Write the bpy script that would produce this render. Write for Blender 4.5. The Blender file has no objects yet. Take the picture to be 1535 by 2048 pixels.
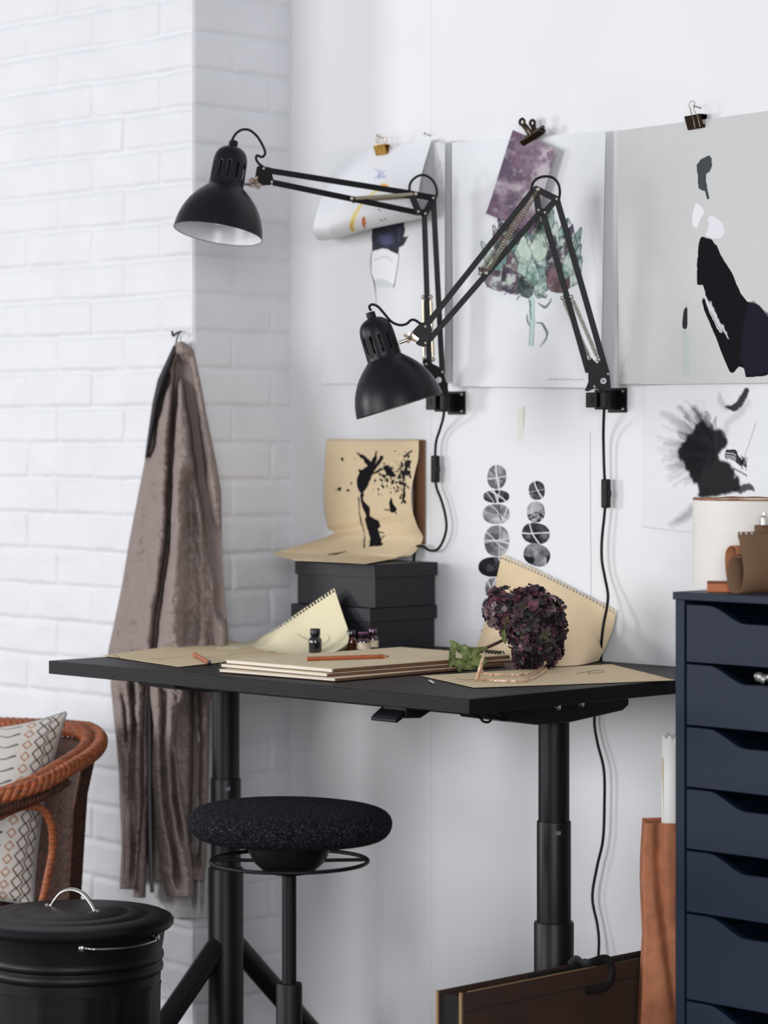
import bpy, bmesh, math, random
import numpy as np
from mathutils import Vector, Matrix
random.seed(7); rng = np.random.default_rng(7)
SC = bpy.context.scene
COL = SC.collection
def lin(c):
    out = []
    for v in c[:3]:
        v = v / 255.0
        out.append(v / 12.92 if v <= .04045 else ((v + .055) / 1.055) ** 2.4)
    return tuple(out)

# ------------------------------------------------------------------ camera
F, HOR, CX = 5600.0, 880.0, 767.5
ANG = math.radians(44.5)
ZT = 0.95                                   # height of the desk surface
XD = np.array([math.sin(ANG), math.cos(ANG)])
ZD = np.array([-math.cos(ANG), math.sin(ANG)])
_s1, _s2 = (938 - CX) / F, (97 - CX) / F
_Z = (_s2 * 1.2 * math.cos(ANG) + 1.2 * math.sin(ANG)) / (_s1 - _s2)
CAM = -(_s1 * _Z * XD + _Z * ZD)
CZ = ZT + (1398 - HOR) / F * _Z
cam = bpy.data.cameras.new('camera'); camo = bpy.data.objects.new('camera', cam); COL.objects.link(camo)
cam.sensor_fit = 'VERTICAL'; cam.sensor_height = 36; cam.sensor_width = 27
cam.lens = F / 2048 * 36
cam.shift_y = -(1024 - HOR) / 2048
cam.clip_start = .1; cam.clip_end = 60
cam.dof.use_dof = True; cam.dof.focus_distance = 5.4; cam.dof.aperture_fstop = 3.2
camo.matrix_world = Matrix(((XD[0], 0, -ZD[0], CAM[0]), (XD[1], 0, -ZD[1], CAM[1]), (0, 1, 0, CZ), (0, 0, 0, 1)))
SC.camera = camo
# ------------------------------------------------------------------ light
SC.view_settings.view_transform = 'Standard'; SC.view_settings.look = 'None'
SC.view_settings.exposure = 0.0; SC.view_settings.gamma = 1.0; SC.view_settings.use_curve_mapping = False
w = bpy.data.worlds.new('world'); SC.world = w; w.use_nodes = True
w.node_tree.nodes['Background'].inputs[0].default_value = (.88, .92, 1.0, 1)
w.node_tree.nodes['Background'].inputs[1].default_value = .40
def area(name, loc, target, sx, sy, power, col=(1, 1, 1)):
    l = bpy.data.lights.new(name, 'AREA'); l.shape = 'RECTANGLE'; l.size = sx; l.size_y = sy
    l.energy = power; l.color = col
    o = bpy.data.objects.new(name, l); COL.objects.link(o); o.location = loc
    o.rotation_euler = (Vector(target) - Vector(loc)).to_track_quat('-Z', 'Y').to_euler()
    return o
area('window_light', (-6.6, -4.4, 1.7), (-.7, .6, 1.25), 1.1, 1.5, 172, (.97, .98, 1.0))
area('large_window_light', (-2.4, -6.6, 1.75), (-.7, .6, 1.1), 3.0, 2.4, 215, (.98, .985, 1.0))
area('pillar_fill_light', (4.6, -4.6, 2.2), (-.9, .6, 1.1), 2.2, 2.2, 180, (.97, .98, 1.0))  # added fill lamp from the right, lifts the pillar's dark face; no window there

# ------------------------------------------------------------------ pixel rays -> places in the room
def at_y(px, py, y):
    rx, ry = (px - CX) / F * XD + ZD
    t = (y - CAM[1]) / ry
    return (CAM[0] + t * rx, y, CZ + (HOR - py) / F * t)
def at_x(px, py, x):
    rx, ry = (px - CX) / F * XD + ZD
    t = (x - CAM[0]) / rx
    return (x, CAM[1] + t * ry, CZ + (HOR - py) / F * t)
def at_z(px, py, z):
    t = (CZ - z) * F / (py - HOR)
    rx, ry = (px - CX) / F * XD + ZD
    return (CAM[0] + t * rx, CAM[1] + t * ry, z)
def at_d(px, py, t):
    rx, ry = (px - CX) / F * XD + ZD
    return (CAM[0] + t * rx, CAM[1] + t * ry, CZ + (HOR - py) / F * t)
def depth_of(p): return (p[0] - CAM[0]) * ZD[0] + (p[1] - CAM[1]) * ZD[1]
def proj(P):
    dx, dy = P[..., 0] - CAM[0], P[..., 1] - CAM[1]
    Z = dx * ZD[0] + dy * ZD[1]
    return CX + F * (dx * XD[0] + dy * XD[1]) / Z, HOR - F * (P[..., 2] - CZ) / Z
DV = Vector((ZD[0], ZD[1], 0))          # away from the front of the room
RV = Vector((XD[0], XD[1], 0))
UP = Vector((0, 0, 1))

# ------------------------------------------------------------------ materials
_m = {}
def mat(name, rgb, rough=.5, metal=0., var=0., vscale=40., bump=0., bscale=200., spec=.5, coat=0., kind='noise', stretch=(1, 1, 1), sheen=0., trans=0.):
    if name in _m: return _m[name]
    m = bpy.data.materials.new(name); m.use_nodes = True; nt = m.node_tree; b = nt.nodes['Principled BSDF']
    c = lin(rgb); b.inputs['Base Color'].default_value = (*c, 1)
    b.inputs['Roughness'].default_value = rough; b.inputs['Metallic'].default_value = metal
    b.inputs['Specular IOR Level'].default_value = spec; b.inputs['Coat Weight'].default_value = coat
    b.inputs['Sheen Weight'].default_value = sheen; b.inputs['Transmission Weight'].default_value = trans
    tc = nt.nodes.new('ShaderNodeTexCoord'); mp = nt.nodes.new('ShaderNodeMapping')
    nt.links.new(tc.outputs['Object'], mp.inputs[0]); mp.inputs['Scale'].default_value = stretch
    if var or True:
        n = nt.nodes.new('ShaderNodeTexNoise'); n.inputs['Scale'].default_value = vscale; n.inputs['Detail'].default_value = 5
        nt.links.new(mp.outputs[0], n.inputs[0])
        r = nt.nodes.new('ShaderNodeValToRGB'); v = max(var, .02)
        r.color_ramp.elements[0].position = .3; r.color_ramp.elements[1].position = .7
        r.color_ramp.elements[0].color = tuple(x * (1 - v) for x in c) + (1,)
        r.color_ramp.elements[1].color = tuple(min(1, x * (1 + v)) for x in c) + (1,)
        nt.links.new(n.outputs[0], r.inputs[0]); nt.links.new(r.outputs[0], b.inputs['Base Color'])
    if bump:
        n2 = nt.nodes.new('ShaderNodeTexNoise'); n2.inputs['Scale'].default_value = bscale; n2.inputs['Detail'].default_value = 6
        nt.links.new(mp.outputs[0], n2.inputs[0])
        bp = nt.nodes.new('ShaderNodeBump'); bp.inputs['Strength'].default_value = bump; bp.inputs['Distance'].default_value = .002
        nt.links.new(n2.outputs[0], bp.inputs['Height']); nt.links.new(bp.outputs[0], b.inputs['Normal'])
    _m[name] = m; return m
def painted(name, rough=.85, bump=.15, bscale=300, spec=.12):
    if name in _m: return _m[name]
    m = bpy.data.materials.new(name); m.use_nodes = True; nt = m.node_tree; b = nt.nodes['Principled BSDF']
    a = nt.nodes.new('ShaderNodeAttribute'); a.attribute_name = 'ink'
    nt.links.new(a.outputs['Color'], b.inputs['Base Color'])
    b.inputs['Roughness'].default_value = rough; b.inputs['Specular IOR Level'].default_value = spec
    tc = nt.nodes.new('ShaderNodeTexCoord'); n2 = nt.nodes.new('ShaderNodeTexNoise'); n2.inputs['Scale'].default_value = bscale
    nt.links.new(tc.outputs['Object'], n2.inputs[0])
    bp = nt.nodes.new('ShaderNodeBump'); bp.inputs['Strength'].default_value = bump; bp.inputs['Distance'].default_value = .001
    nt.links.new(n2.outputs[0], bp.inputs['Height']); nt.links.new(bp.outputs[0], b.inputs['Normal'])
    _m[name] = m; return m
M_WALL = mat('white_wall_paint', (232, 232, 234), .75, var=.015, vscale=3, bump=.08, bscale=90)
M_BRICK = mat('white_painted_brick', (224, 224, 227), .6, var=.03, vscale=9, bump=.5, bscale=60)
M_FLOOR = mat('brown_floorboards', (78, 66, 58), .5, var=.15, vscale=5, stretch=(1, 8, 1))
M_BLK = mat('black_powder_coat', (16, 16, 20), .42, spec=.28, bump=.05, bscale=900)
M_BLKM = mat('black_matte_metal', (13, 13, 17), .5, spec=.28, bump=.05, bscale=900)
M_SHADE = mat('black_satin_lacquer', (15, 15, 21), .38, spec=.28, bump=.02, bscale=600)
M_CORD = mat('black_rubber', (11, 11, 13), .55, spec=.28)
M_STEEL = mat('polished_steel', (205, 200, 192), .25, 1.)
M_RIVET = mat('dull_nickel', (128, 124, 118), .45, 1.)
M_BRASSY = mat('brassy_spring_steel', (176, 164, 144), .3, 1.)
M_GOLD = mat('gold_metal', (190, 150, 80), .3, 1.)
M_DARKCLIP = mat('dark_bronze_metal', (70, 60, 52), .3, 1.)
M_WHITEIN = mat('white_enamel', (225, 226, 230), .25)
M_ASH = mat('black_stained_ash', (15, 14, 17), .5, var=.35, vscale=22, bump=.35, bscale=40, stretch=(1, 14, 14), spec=.2)
M_BOX = mat('black_card', (26, 26, 33), .62, var=.1, vscale=20, bump=.1, bscale=500)
M_BLUE = mat('dark_blue_lacquer', (21, 33, 51), .45, spec=.2, var=.03, vscale=4)
M_KRAFT = mat('kraft_paper_plain', (222, 203, 170), .85, var=.05, vscale=30, bump=.1)
M_KRAFTD = mat('brown_kraft_paper', (150, 112, 78), .8, var=.1, vscale=30, bump=.1)
M_PAGES = mat('white_pages', (225, 218, 205), .85, var=.12, vscale=300, stretch=(.05, .05, 4))
M_BCOV = mat('brown_card_cover', (104, 72, 50), .7, var=.15, vscale=60)
M_P = painted('painted_paper')

# ------------------------------------------------------------------ mesh builders
class MB:
    def __init__(s): s.v = []; s.f = []; s.mi = []
    def add(s, vs, fs, mi=0):
        o = len(s.v); s.v += [tuple(p) for p in vs]; s.f += [tuple(i + o for i in f) for f in fs]; s.mi += [mi] * len(fs); return s
    def box(s, a, b, mi=0):
        (x0, y0, z0), (x1, y1, z1) = a, b
        return s.add([(x0, y0, z0), (x1, y0, z0), (x1, y1, z0), (x0, y1, z0), (x0, y0, z1), (x1, y0, z1), (x1, y1, z1), (x0, y1, z1)],
                     [(0, 3, 2, 1), (4, 5, 6, 7), (0, 1, 5, 4), (1, 2, 6, 5), (2, 3, 7, 6), (3, 0, 4, 7)], mi)
    def hexa(s, b4, t4, mi=0):
        return s.add(list(b4) + list(t4), [(0, 3, 2, 1), (4, 5, 6, 7), (0, 1, 5, 4), (1, 2, 6, 5), (2, 3, 7, 6), (3, 0, 4, 7)], mi)
    def prism(s, pts, vec, mi=0):          # polygon pts extruded by vec
        n = len(pts); v = [Vector(p) for p in pts]; vec = Vector(vec)
        return s.add([*v, *[p + vec for p in v]], [tuple(range(n))[::-1], tuple(range(n, 2 * n))] + [(i, (i + 1) % n, n + (i + 1) % n, n + i) for i in range(n)], mi)
    def tube(s, pts, r, seg=10, mi=0, cap=True, flat=1.0):
        pts = [Vector(p) for p in pts]; n = len(pts); rs = r if hasattr(r, '__len__') else [r] * n
        t = (pts[1] - pts[0]).normalized(); nv = t.orthogonal().normalized(); V = []
        for i, p in enumerate(pts):
            t2 = (pts[min(i + 1, n - 1)] - pts[max(i - 1, 0)])
            t2 = t2.normalized() if t2.length > 1e-9 else t
            q = t.rotation_difference(t2); nv = (q @ nv).normalized(); t = t2
            nv = (nv - t * nv.dot(t)).normalized(); bv = t.cross(nv)
            for k in range(seg):
                a = 2 * math.pi * k / seg
                V.append(p + (nv * math.cos(a) + bv * math.sin(a) * flat) * rs[i])
        Fs = [(i * seg + k, i * seg + (k + 1) % seg, (i + 1) * seg + (k + 1) % seg, (i + 1) * seg + k) for i in range(n - 1) for k in range(seg)]
        if cap: Fs += [tuple(range(seg))[::-1], tuple((n - 1) * seg + k for k in range(seg))]
        return s.add(V, Fs, mi)
    def bar(s, a, b, w, d, nrm, mi=0):     # flat bar a->b, width w in plane, depth d along nrm
        a, b, nrm = Vector(a), Vector(b), Vector(nrm).normalized()
        t = (b - a).normalized(); u = t.cross(nrm).normalized() * w / 2; e = nrm * d / 2
        c = [a - u - e, a + u - e, a + u + e, a - u + e]; c2 = [p + (b - a) for p in c]
        return s.hexa(c, c2, mi)
    def lathe(s, prof, o, axis, seg=48, mi=0, ref=None, rfun=None, skip=None, close=False):   # prof [(r,h)]
        o, ax = Vector(o), Vector(axis).normalized()
        a1 = (Vector(ref) - ax * Vector(ref).dot(ax)).normalized() if ref is not None else ax.orthogonal().normalized()
        a2 = ax.cross(a1); V = []
        for r, h in prof:
            for k in range(seg):
                a = 2 * math.pi * k / seg; rr = r * (rfun(a) if rfun else 1)
                V.append(o + ax * h + (a1 * math.cos(a) + a2 * math.sin(a)) * rr)
        Fs = []
        for i in range(len(prof) - 1):
            for k in range(seg):
                if skip and skip(i, k): continue
                Fs.append((i * seg + k, i * seg + (k + 1) % seg, (i + 1) * seg + (k + 1) % seg, (i + 1) * seg + k))
        if close: Fs += [tuple(range(seg))[::-1], tuple((len(prof) - 1) * seg + k for k in range(seg))]
        return s.add(V, Fs, mi)
    def grid(s, P, mi=0):                  # P (nv,nu,3)
        nv, nu = P.shape[:2]; i = np.arange(nv * nu).reshape(nv, nu)
        q = np.stack([i[:-1, :-1], i[:-1, 1:], i[1:, 1:], i[1:, :-1]], -1).reshape(-1, 4)
        return s.add(P.reshape(-1, 3).tolist(), q.tolist(), mi)
def root_of(p):
    o = Vector((0, 0, 0))
    while p is not None: o = o + p.location; p = p.parent
    return o
def fin(name, me, mats, parent, smooth, bevel=0, solid=0, autosmooth=40, subd=0):
    for m in (mats if isinstance(mats, (list, tuple)) else [mats]): me.materials.append(m)
    o = bpy.data.objects.new(name, me); COL.objects.link(o)
    if parent is not None: o.parent = parent
    if solid:
        md = o.modifiers.new('solid', 'SOLIDIFY'); md.thickness = solid; md.offset = 0
    if bevel:
        md = o.modifiers.new('bevel', 'BEVEL'); md.width = bevel; md.segments = 2; md.limit_method = 'ANGLE'; md.angle_limit = math.radians(40)
    if subd:
        md = o.modifiers.new('subd', 'SUBSURF'); md.levels = subd; md.render_levels = subd
    if smooth:
        me.polygons.foreach_set('use_smooth', [True] * len(me.polygons))
        if autosmooth and autosmooth < 180: me.set_sharp_from_angle(angle=math.radians(autosmooth))
    return o
def obj(name, mb, mats, parent=None, smooth=True, bevel=0, solid=0, autosmooth=40, subd=0, fixn=True):
    ro = root_of(parent)
    me = bpy.data.meshes.new(name); me.from_pydata([(x - ro.x, y - ro.y, z - ro.z) for x, y, z in mb.v], [], mb.f)
    me.polygons.foreach_set('material_index', mb.mi); me.validate()
    if fixn:
        bm = bmesh.new(); bm.from_mesh(me); bmesh.ops.recalc_face_normals(bm, faces=bm.faces); bm.to_mesh(me); bm.free()
    me.update()
    return fin(name, me, mats, parent, smooth, bevel, solid, autosmooth, subd)
def gridobj(name, P, mats, parent=None, color=None, keep=None, solid=0, smooth=True, autosmooth=180):
    """big grid surface P (nv,nu,3); color (nv,nu,3) linear; keep (nv-1,nu-1) bool"""
    ro = root_of(parent); nv, nu = P.shape[:2]
    V = (P.reshape(-1, 3) - np.array([ro.x, ro.y, ro.z])).astype(np.float32)
    i = np.arange(nv * nu).reshape(nv, nu)
    q = np.stack([i[:-1, :-1], i[1:, :-1], i[1:, 1:], i[:-1, 1:]], -1)
    q = q.reshape(-1, 4) if keep is None else q[keep]
    me = bpy.data.meshes.new(name)
    me.vertices.add(len(V)); me.vertices.foreach_set('co', V.ravel())
    me.loops.add(q.size); me.loops.foreach_set('vertex_index', q.ravel().astype(np.int32))
    me.polygons.add(len(q)); me.polygons.foreach_set('loop_start', (np.arange(len(q)) * 4).astype(np.int32))
    me.polygons.foreach_set('loop_total', np.full(len(q), 4, np.int32))
    me.update(calc_edges=True)
    if color is not None:
        ca = me.color_attributes.new('ink', 'FLOAT_COLOR', 'POINT')
        c = np.ones((nv * nu, 4), np.float32); c[:, :3] = color.reshape(-1, 3); ca.data.foreach_set('color', c.ravel())
    me.validate()
    return fin(name, me, mats, parent, smooth, 0, solid, autosmooth)
def thing(name, label, cat, loc, group=None):
    o = bpy.data.objects.new(name, None); COL.objects.link(o); o.location = loc; o.empty_display_size = .05
    return tag(o, label, cat, group)
def tag(o, label, cat, group=None, kind=None):
    o['label'] = label; o['category'] = cat
    if group: o['group'] = group
    if kind: o['kind'] = kind
    return o
def struct(o): o['kind'] = 'structure'; return o
def cr(pts, n=8, closed=False):            # catmull-rom through points
    P = [np.array(p, float) for p in pts]; out = []; m = len(P)
    rngk = range(m if closed else m - 1)
    for i in rngk:
        p1, p2 = P[i % m], P[(i + 1) % m]
        p0 = P[(i - 1) % m] if closed or i > 0 else 2 * p1 - p2
        p3 = P[(i + 2) % m] if closed or i + 2 < m else 2 * p2 - p1
        for k in range(n):
            t = k / n
            out.append(.5 * ((2 * p1) + (p2 - p0) * t + (2 * p0 - 5 * p1 + 4 * p2 - p3) * t * t + (3 * p1 - p0 - 3 * p2 + p3) * t ** 3))
    if not closed: out.append(P[-1])
    return [tuple(p) for p in out]
def resample(pts, n):
    P = np.array(pts, float); d = np.r_[0, np.cumsum(np.linalg.norm(np.diff(P, axis=0), axis=1))]
    t = np.linspace(0, d[-1], n)
    return np.stack([np.interp(t, d, P[:, k]) for k in range(P.shape[1])], 1)
def vnoise(X, Y, sc, seed=0):
    r = np.random.default_rng(seed); T = r.random((64, 64)); x, y = X / sc, Y / sc
    xi, yi = np.floor(x).astype(int), np.floor(y).astype(int); fx, fy = x - xi, y - yi
    fx = fx * fx * (3 - 2 * fx); fy = fy * fy * (3 - 2 * fy)
    g = lambda a, b: T[a % 64, b % 64]
    return (g(xi, yi) * (1 - fx) + g(xi + 1, yi) * fx) * (1 - fy) + (g(xi, yi + 1) * (1 - fx) + g(xi + 1, yi + 1) * fx) * fy
def fbm(X, Y, sc, oct=4, seed=0):
    s = 0; a = 1; tot = 0
    for k in range(oct):
        s = s + a * vnoise(X, Y, sc / 2 ** k, seed + k); tot += a; a *= .55
    return s / tot
def coons(top, bot, left, right, nu, nv):   # curves in 3D: top/bot run left->right, left/right run top->bottom
    T, B, L, R = resample(top, nu), resample(bot, nu), resample(left, nv), resample(right, nv)
    u = np.linspace(0, 1, nu)[None, :, None]; v = np.linspace(0, 1, nv)[:, None, None]
    return ((1 - v) * T[None] + v * B[None] + (1 - u) * L[:, None] + u * R[:, None]
            - ((1 - u) * (1 - v) * T[0] + u * (1 - v) * T[-1] + (1 - u) * v * B[0] + u * v * B[-1]))

class Canvas:                               # paints ink onto a grid of points, X,Y in drawing units
    def __init__(s, X, Y, base, tooth=.02, seed=1):
        s.X, s.Y = X, Y; c = np.array(lin(base))
        n = fbm(X, Y, 12, 3, seed) - .5
        s.C = np.clip(c[None, None] * (1 + tooth * 2 * n[..., None]), 0, 1); s.seed = seed
        s.gx = (fbm(X, Y, 9, 3, 50) - .5); s.gy = (fbm(X, Y, 9, 3, 60) - .5)
    def mix(s, m, col):
        c = np.array(lin(col)) if not isinstance(col, np.ndarray) else col
        m = np.clip(m, 0, 1)[..., None]; s.C = s.C * (1 - m) + c * m
    def mask(s, poly, warp=0.):
        x = s.X + warp * s.gx * 2; y = s.Y + warp * s.gy * 2
        P = np.array(poly); m = np.zeros(x.shape, bool)
        b = (x > P[:, 0].min()) & (x < P[:, 0].max()) & (y > P[:, 1].min()) & (y < P[:, 1].max())
        xs, ys = x[b], y[b]; r = np.zeros(xs.shape, bool)
        for (x0, y0), (x1, y1) in zip(P, np.roll(P, -1, 0)):
            if y0 == y1: continue
            c = ((y0 > ys) != (y1 > ys)) & (xs < (x1 - x0) * (ys - y0) / (y1 - y0) + x0); r ^= c
        m[b] = r; return m.astype(float)
    def poly(s, pts, col, a=1., warp=0., smooth=True, soft=0):
        m = s.mask(cr(pts, 6, True) if smooth else pts, warp)
        for _ in range(soft):
            m = (m + np.roll(m, 1, 0) + np.roll(m, -1, 0) + np.roll(m, 1, 1) + np.roll(m, -1, 1)) / 5
        s.mix(m * a, col); return m
    def stroke(s, pts, r, col, a=1., warp=0., soft=.6, smooth=True):
        P = np.array(cr(pts, 6) if smooth and len(pts) > 2 else pts, float)
        rs = np.interp(np.linspace(0, 1, len(P)), np.linspace(0, 1, len(r)), r) if hasattr(r, '__len__') else np.full(len(P), float(r))
        x = s.X + warp * s.gx * 2; y = s.Y + warp * s.gy * 2; R = rs.max() + 3
        b = (x > P[:, 0].min() - R) & (x < P[:, 0].max() + R) & (y > P[:, 1].min() - R) & (y < P[:, 1].max() + R)
        if not b.any(): return
        xs, ys = x[b], y[b]; best = np.full(xs.shape, 1e9)
        for i in range(len(P) - 1):
            d = P[i + 1] - P[i]; L = max(d @ d, 1e-9)
            t = np.clip(((xs - P[i, 0]) * d[0] + (ys - P[i, 1]) * d[1]) / L, 0, 1)
            dist = np.hypot(xs - P[i, 0] - t * d[0], ys - P[i, 1] - t * d[1]) - (rs[i] * (1 - t) + rs[i + 1] * t)
            best = np.minimum(best, dist)
        m = np.zeros(x.shape); m[b] = np.clip(.5 - best / soft / 2, 0, 1); s.mix(m * a, col)
    def blob(s, cx, cy, rx, ry, col, a=1., rot=0., warp=0., soft=.15):
        x = s.X + warp * s.gx * 2 - cx; y = s.Y + warp * s.gy * 2 - cy; c, q = math.cos(rot), math.sin(rot)
        d = np.sqrt(((x * c + y * q) / rx) ** 2 + ((-x * q + y * c) / ry) ** 2)
        m = np.clip((1 - d) / soft + .5, 0, 1); s.mix(m * a, col); return m
    def ell(s, cx, cy, rx, ry, rot=0., p=2.3):
        x = s.X - cx; y = s.Y - cy; c, q = math.cos(rot), math.sin(rot)
        return (np.abs((x * c + y * q) / rx) ** p + np.abs((-x * q + y * c) / ry) ** p) < 1

# ================================================================== THE ROOM
WY = .83; PX, PY = -1.364, .534            # wall plane, pillar corner
struct(obj('floor', MB().box((-4.5, -4.2, -.05), (3.5, 1.2, 0)), M_FLOOR, smooth=False))
xs_ = at_y(862, 100, WY)[0]
b = MB().box((PX - .05, WY, 0), (xs_ - .0003, WY + .001, 3.1)).box((xs_ + .0003, WY, 0), (3.2, WY + .001, 3.1)).box((PX - .05, WY + .0012, 0), (3.2, WY + .12, 3.1))
struct(obj('wall_back', b, M_WALL, smooth=False))
def relief(s, z, A0, mod, seed, deep):
    zz = z + .006 * (fbm(s, z, .25, 2, seed) - .5) + .004 * (fbm(s, z, .03, 2, seed + 9) - .5)
    k = np.floor((zz - 2.153) / .084); fz = (zz - 2.153) / .084 - k; dz = np.minimum(fz, 1 - fz) * .084
    ss = s + .008 * (fbm(s * 1.0, z, .05, 2, seed + 3) - .5)
    off = np.where(k % 2 == 0, A0[0], A0[1]); fs = (ss - off) / mod; ks = np.floor(fs); fs = fs - ks
    ds = np.minimum(fs, 1 - fs) * mod
    n = fbm(s, z, .12, 3, seed + 20)
    d1 = np.clip(dz / .010, 0, 1); d2 = np.clip(ds / .009, 0, 1)
    d1 = 1 - (1 - d1 * d1 * (3 - 2 * d1)) * np.clip(.25 + 1.5 * n, 0, 1); d2 = 1 - (1 - d2 * d2 * (3 - 2 * d2)) * np.clip(-.1 + 1.6 * n, 0, 1)
    hb = np.modf(np.sin(k * 12.9 + ks * 78.2) * 4375.5)[0] * .0012
    # course lip: mortar droops to a sharper lower shadow line
    lip = np.exp(-((fz - .93) / .03) ** 2) * .0025 * np.clip(2.2 * fbm(s, z, .1, 2, seed + 31) - .5, 0, 1)
    return -deep * (1 - d1 * d2) + hb - lip + .0035 * (fbm(s, z, .05, 4, seed + 40) - .5)
sg = np.arange(0, 1.0, .0045); zg = np.arange(0.0, 2.62, .0045)
S_, Z_ = np.meshgrid(sg, zg); h = relief(S_, Z_, (.117, .0), .246, 3, .0055) * np.clip(S_ / .012, 0, 1)
h -= .004 * np.exp(-S_ / .004)
struct(gridobj('wall_left', np.stack([PX - S_ , PY - h, Z_], -1)[:, ::-1], M_BRICK, autosmooth=180))
sg = np.arange(0, .302, .0042); zg = np.arange(0.0, 2.62, .0042)
S_, Z_ = np.meshgrid(sg, zg); h = relief(S_, Z_, (.234, .117), .246, 103, .007) * np.clip(S_ / .012, 0, 1)
h -= .004 * np.exp(-S_ / .004)
struct(gridobj('wall_pillar', np.stack([PX + h, PY + S_, Z_], -1), M_BRICK, autosmooth=180))
struct(obj('wall_pillar_core', MB().box((PX - 3.2, PY + .012, 0), (PX - .012, PY + .5, 3.1)).box((PX - 3.2, PY - .003, 0), (PX - .99, PY + .05, 3.1)), M_BRICK, smooth=False))

# ================================================================== DESK
desk = thing('standing_desk', 'black sit-stand desk with stained ash top against the white wall', 'desk', (-.6, .4, 0))
TT = .027
top = obj('tabletop', MB().box((-1.2, 0, ZT - TT), (0, .805, ZT)), M_ASH, desk, smooth=False, bevel=.0012)
U = ZT - TT
for lx in (-.161, -1.103):
    g = obj('leg', MB().lathe([(.038, .03), (.038, .488), (.0365, .4915), (.033, .492)], (lx, .4, 0), (0, 0, 1), 40, close=True), M_BLK, desk)
    obj('leg_middle_section', MB().lathe([(.0325, .48), (.0325, .680), (.0315, .6825), (.029, .683)], (lx, .4, 0), (0, 0, 1), 40, close=True), M_BLK, g)
    obj('leg_upper_section', MB().lathe([(.0295, .67), (.0295, U - .03)], (lx, .4, 0), (0, 0, 1), 40, close=True), M_BLK, g)
    obj('leg_sticker', MB().bar((lx + .026, .381, .667), (lx + .026, .381, .6595), .013, .001, (.72, -.70, 0)), mat('grey_label', (92, 92, 96), .5), g)
    for s in (-1, 1):
        f = obj('foot', MB().tube([(lx, .4 + s * .005, .345), (lx, .4 + s * .33, .025)], .0235, 24), M_BLK, desk)
        obj('glide', MB().lathe([(.024, 0), (.024, .02)], (lx, .4 + s * .335, 0), (0, 0, 1), 20, close=True), M_BLKM, f)
# side brackets carrying the top
for bx in (-.10, -1.155):
    poly = [at_x(p, q, -.10) for p, q in [(985, 1424), (1015, 1442), (1073, 1450), (1139, 1445), (1245, 1421), (1257, 1410), (1257, 1391)]]
    poly = [(bx, y, min(z, U)) for _, y, z in poly]; poly[0] = (bx, poly[0][1], U); poly[-1] = (bx, poly[-1][1], U)
    br = obj('side_bracket', MB().prism(poly, (-.12 if bx > -.5 else .12, 0, 0)), M_BLK, desk, smooth=False, bevel=.002)
    if bx > -.5:
        for p, q in ((1113, 1414), (1160, 1408)):
            c = Vector(at_x(p, q, bx))
            obj('bolt', MB().lathe([(.0068, 0), (.0068, .003), (.0055, .0055), (.003, .0058), (.003, .003), (.0001, .003)], c, (1, 0, 0), 24), M_STEEL, br)
obj('cross_rail', MB().box((-1.08, .22, U - .032), (-.2, .28, U)), M_BLK, desk, smooth=False, bevel=.002)
obj('cross_rail', MB().box((-1.08, .52, U - .032), (-.2, .58, U)), M_BLK, desk, smooth=False, bevel=.002)
# paddle control under the front edge
xq_ = at_y(826, 1425, .03)[0]
cpl = obj('control_box', MB().prism([(xq_, .012, U), (xq_, .012, U - .020), (xq_, .05, U - .022), (xq_, .085, U - .008), (xq_, .085, U)], (-.06, 0, 0)), M_BLKM, desk, smooth=False, bevel=.002)
xa_, xb_ = at_y(750, 1425, 0)[0], at_y(800, 1432, 0)[0]
pr = [(.018, -.002), (-.006, -.016), (-.012, -.022), (-.0115, -.026), (-.007, -.027), (.006, -.021), (.03, -.006), (.03, -.002)]
obj('paddle', MB().prism([(xa_, a, U + b) for a, b in pr], (xb_ - xa_, 0, 0)), M_BLK, cpl, smooth=False, bevel=.0015)
c0 = [at_x(p, q, -.11) for p, q in [(940, 1424), (958, 1434), (966, 1443), (977, 1444), (982, 1436), (975, 1428)]]
obj('control_cable', MB().tube(cr(c0, 6), .0023, 8), M_CORD, desk)
c0 = [(-.12, .02, U - .004), (-.25, .12, U - .008), (-.24, .2, U - .004)]
obj('cable_clip', MB().tube(cr([at_x(p, q, -.11) for p, q in [(985, 1432), (1000, 1439), (1016, 1441)]], 5), .002, 8), M_CORD, desk)

# ================================================================== DRAWER UNIT
CX0, CY0 = .26, .25; CTOP = ZT + .189
cw, cd = .47, .575
cab = thing('drawer_unit', 'tall dark blue drawer unit with cut-out drawer grips right of the desk', 'drawers', (CX0 + cw / 2, CY0 + cd / 2, 0))
body = MB().box((CX0, CY0, 0), (CX0 + .0205, CY0 + cd, CTOP - .0135)).box((CX0 + cw - .02, CY0, 0), (CX0 + cw, CY0 + cd, CTOP - .0135))
body.box((CX0 + .01, CY0 + cd - .01, .0), (CX0 + cw - .01, CY0 + cd, CTOP - .0135)).box((CX0 + .01, CY0 + .03, .0), (CX0 + cw - .01, CY0 + cd, .05))
obj('carcass', body, M_BLUE, cab, smooth=False, bevel=.001)
obj('plinth', MB().box((CX0 + .0205, CY0 + .012, 0), (CX0 + cw - .02, CY0 + .028, .128)), M_BLUE, cab, smooth=False)
obj('top_panel', MB().box((CX0 - .003, CY0 - .004, CTOP - .0135), (CX0 + cw + .003, CY0 + cd, CTOP)), M_BLUE, cab, smooth=False, bevel=.001)
tc_ = at_y(1350, 1183, CY0)[2]; zd = [tc_ - .0195 - q for q in (0, .104, .214, .322, .43, .54, .693, .846, .99)]
x0, x1 = CX0 + .0235, CX0 + cw - .0235; xm = (x0 + x1) / 2
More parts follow.
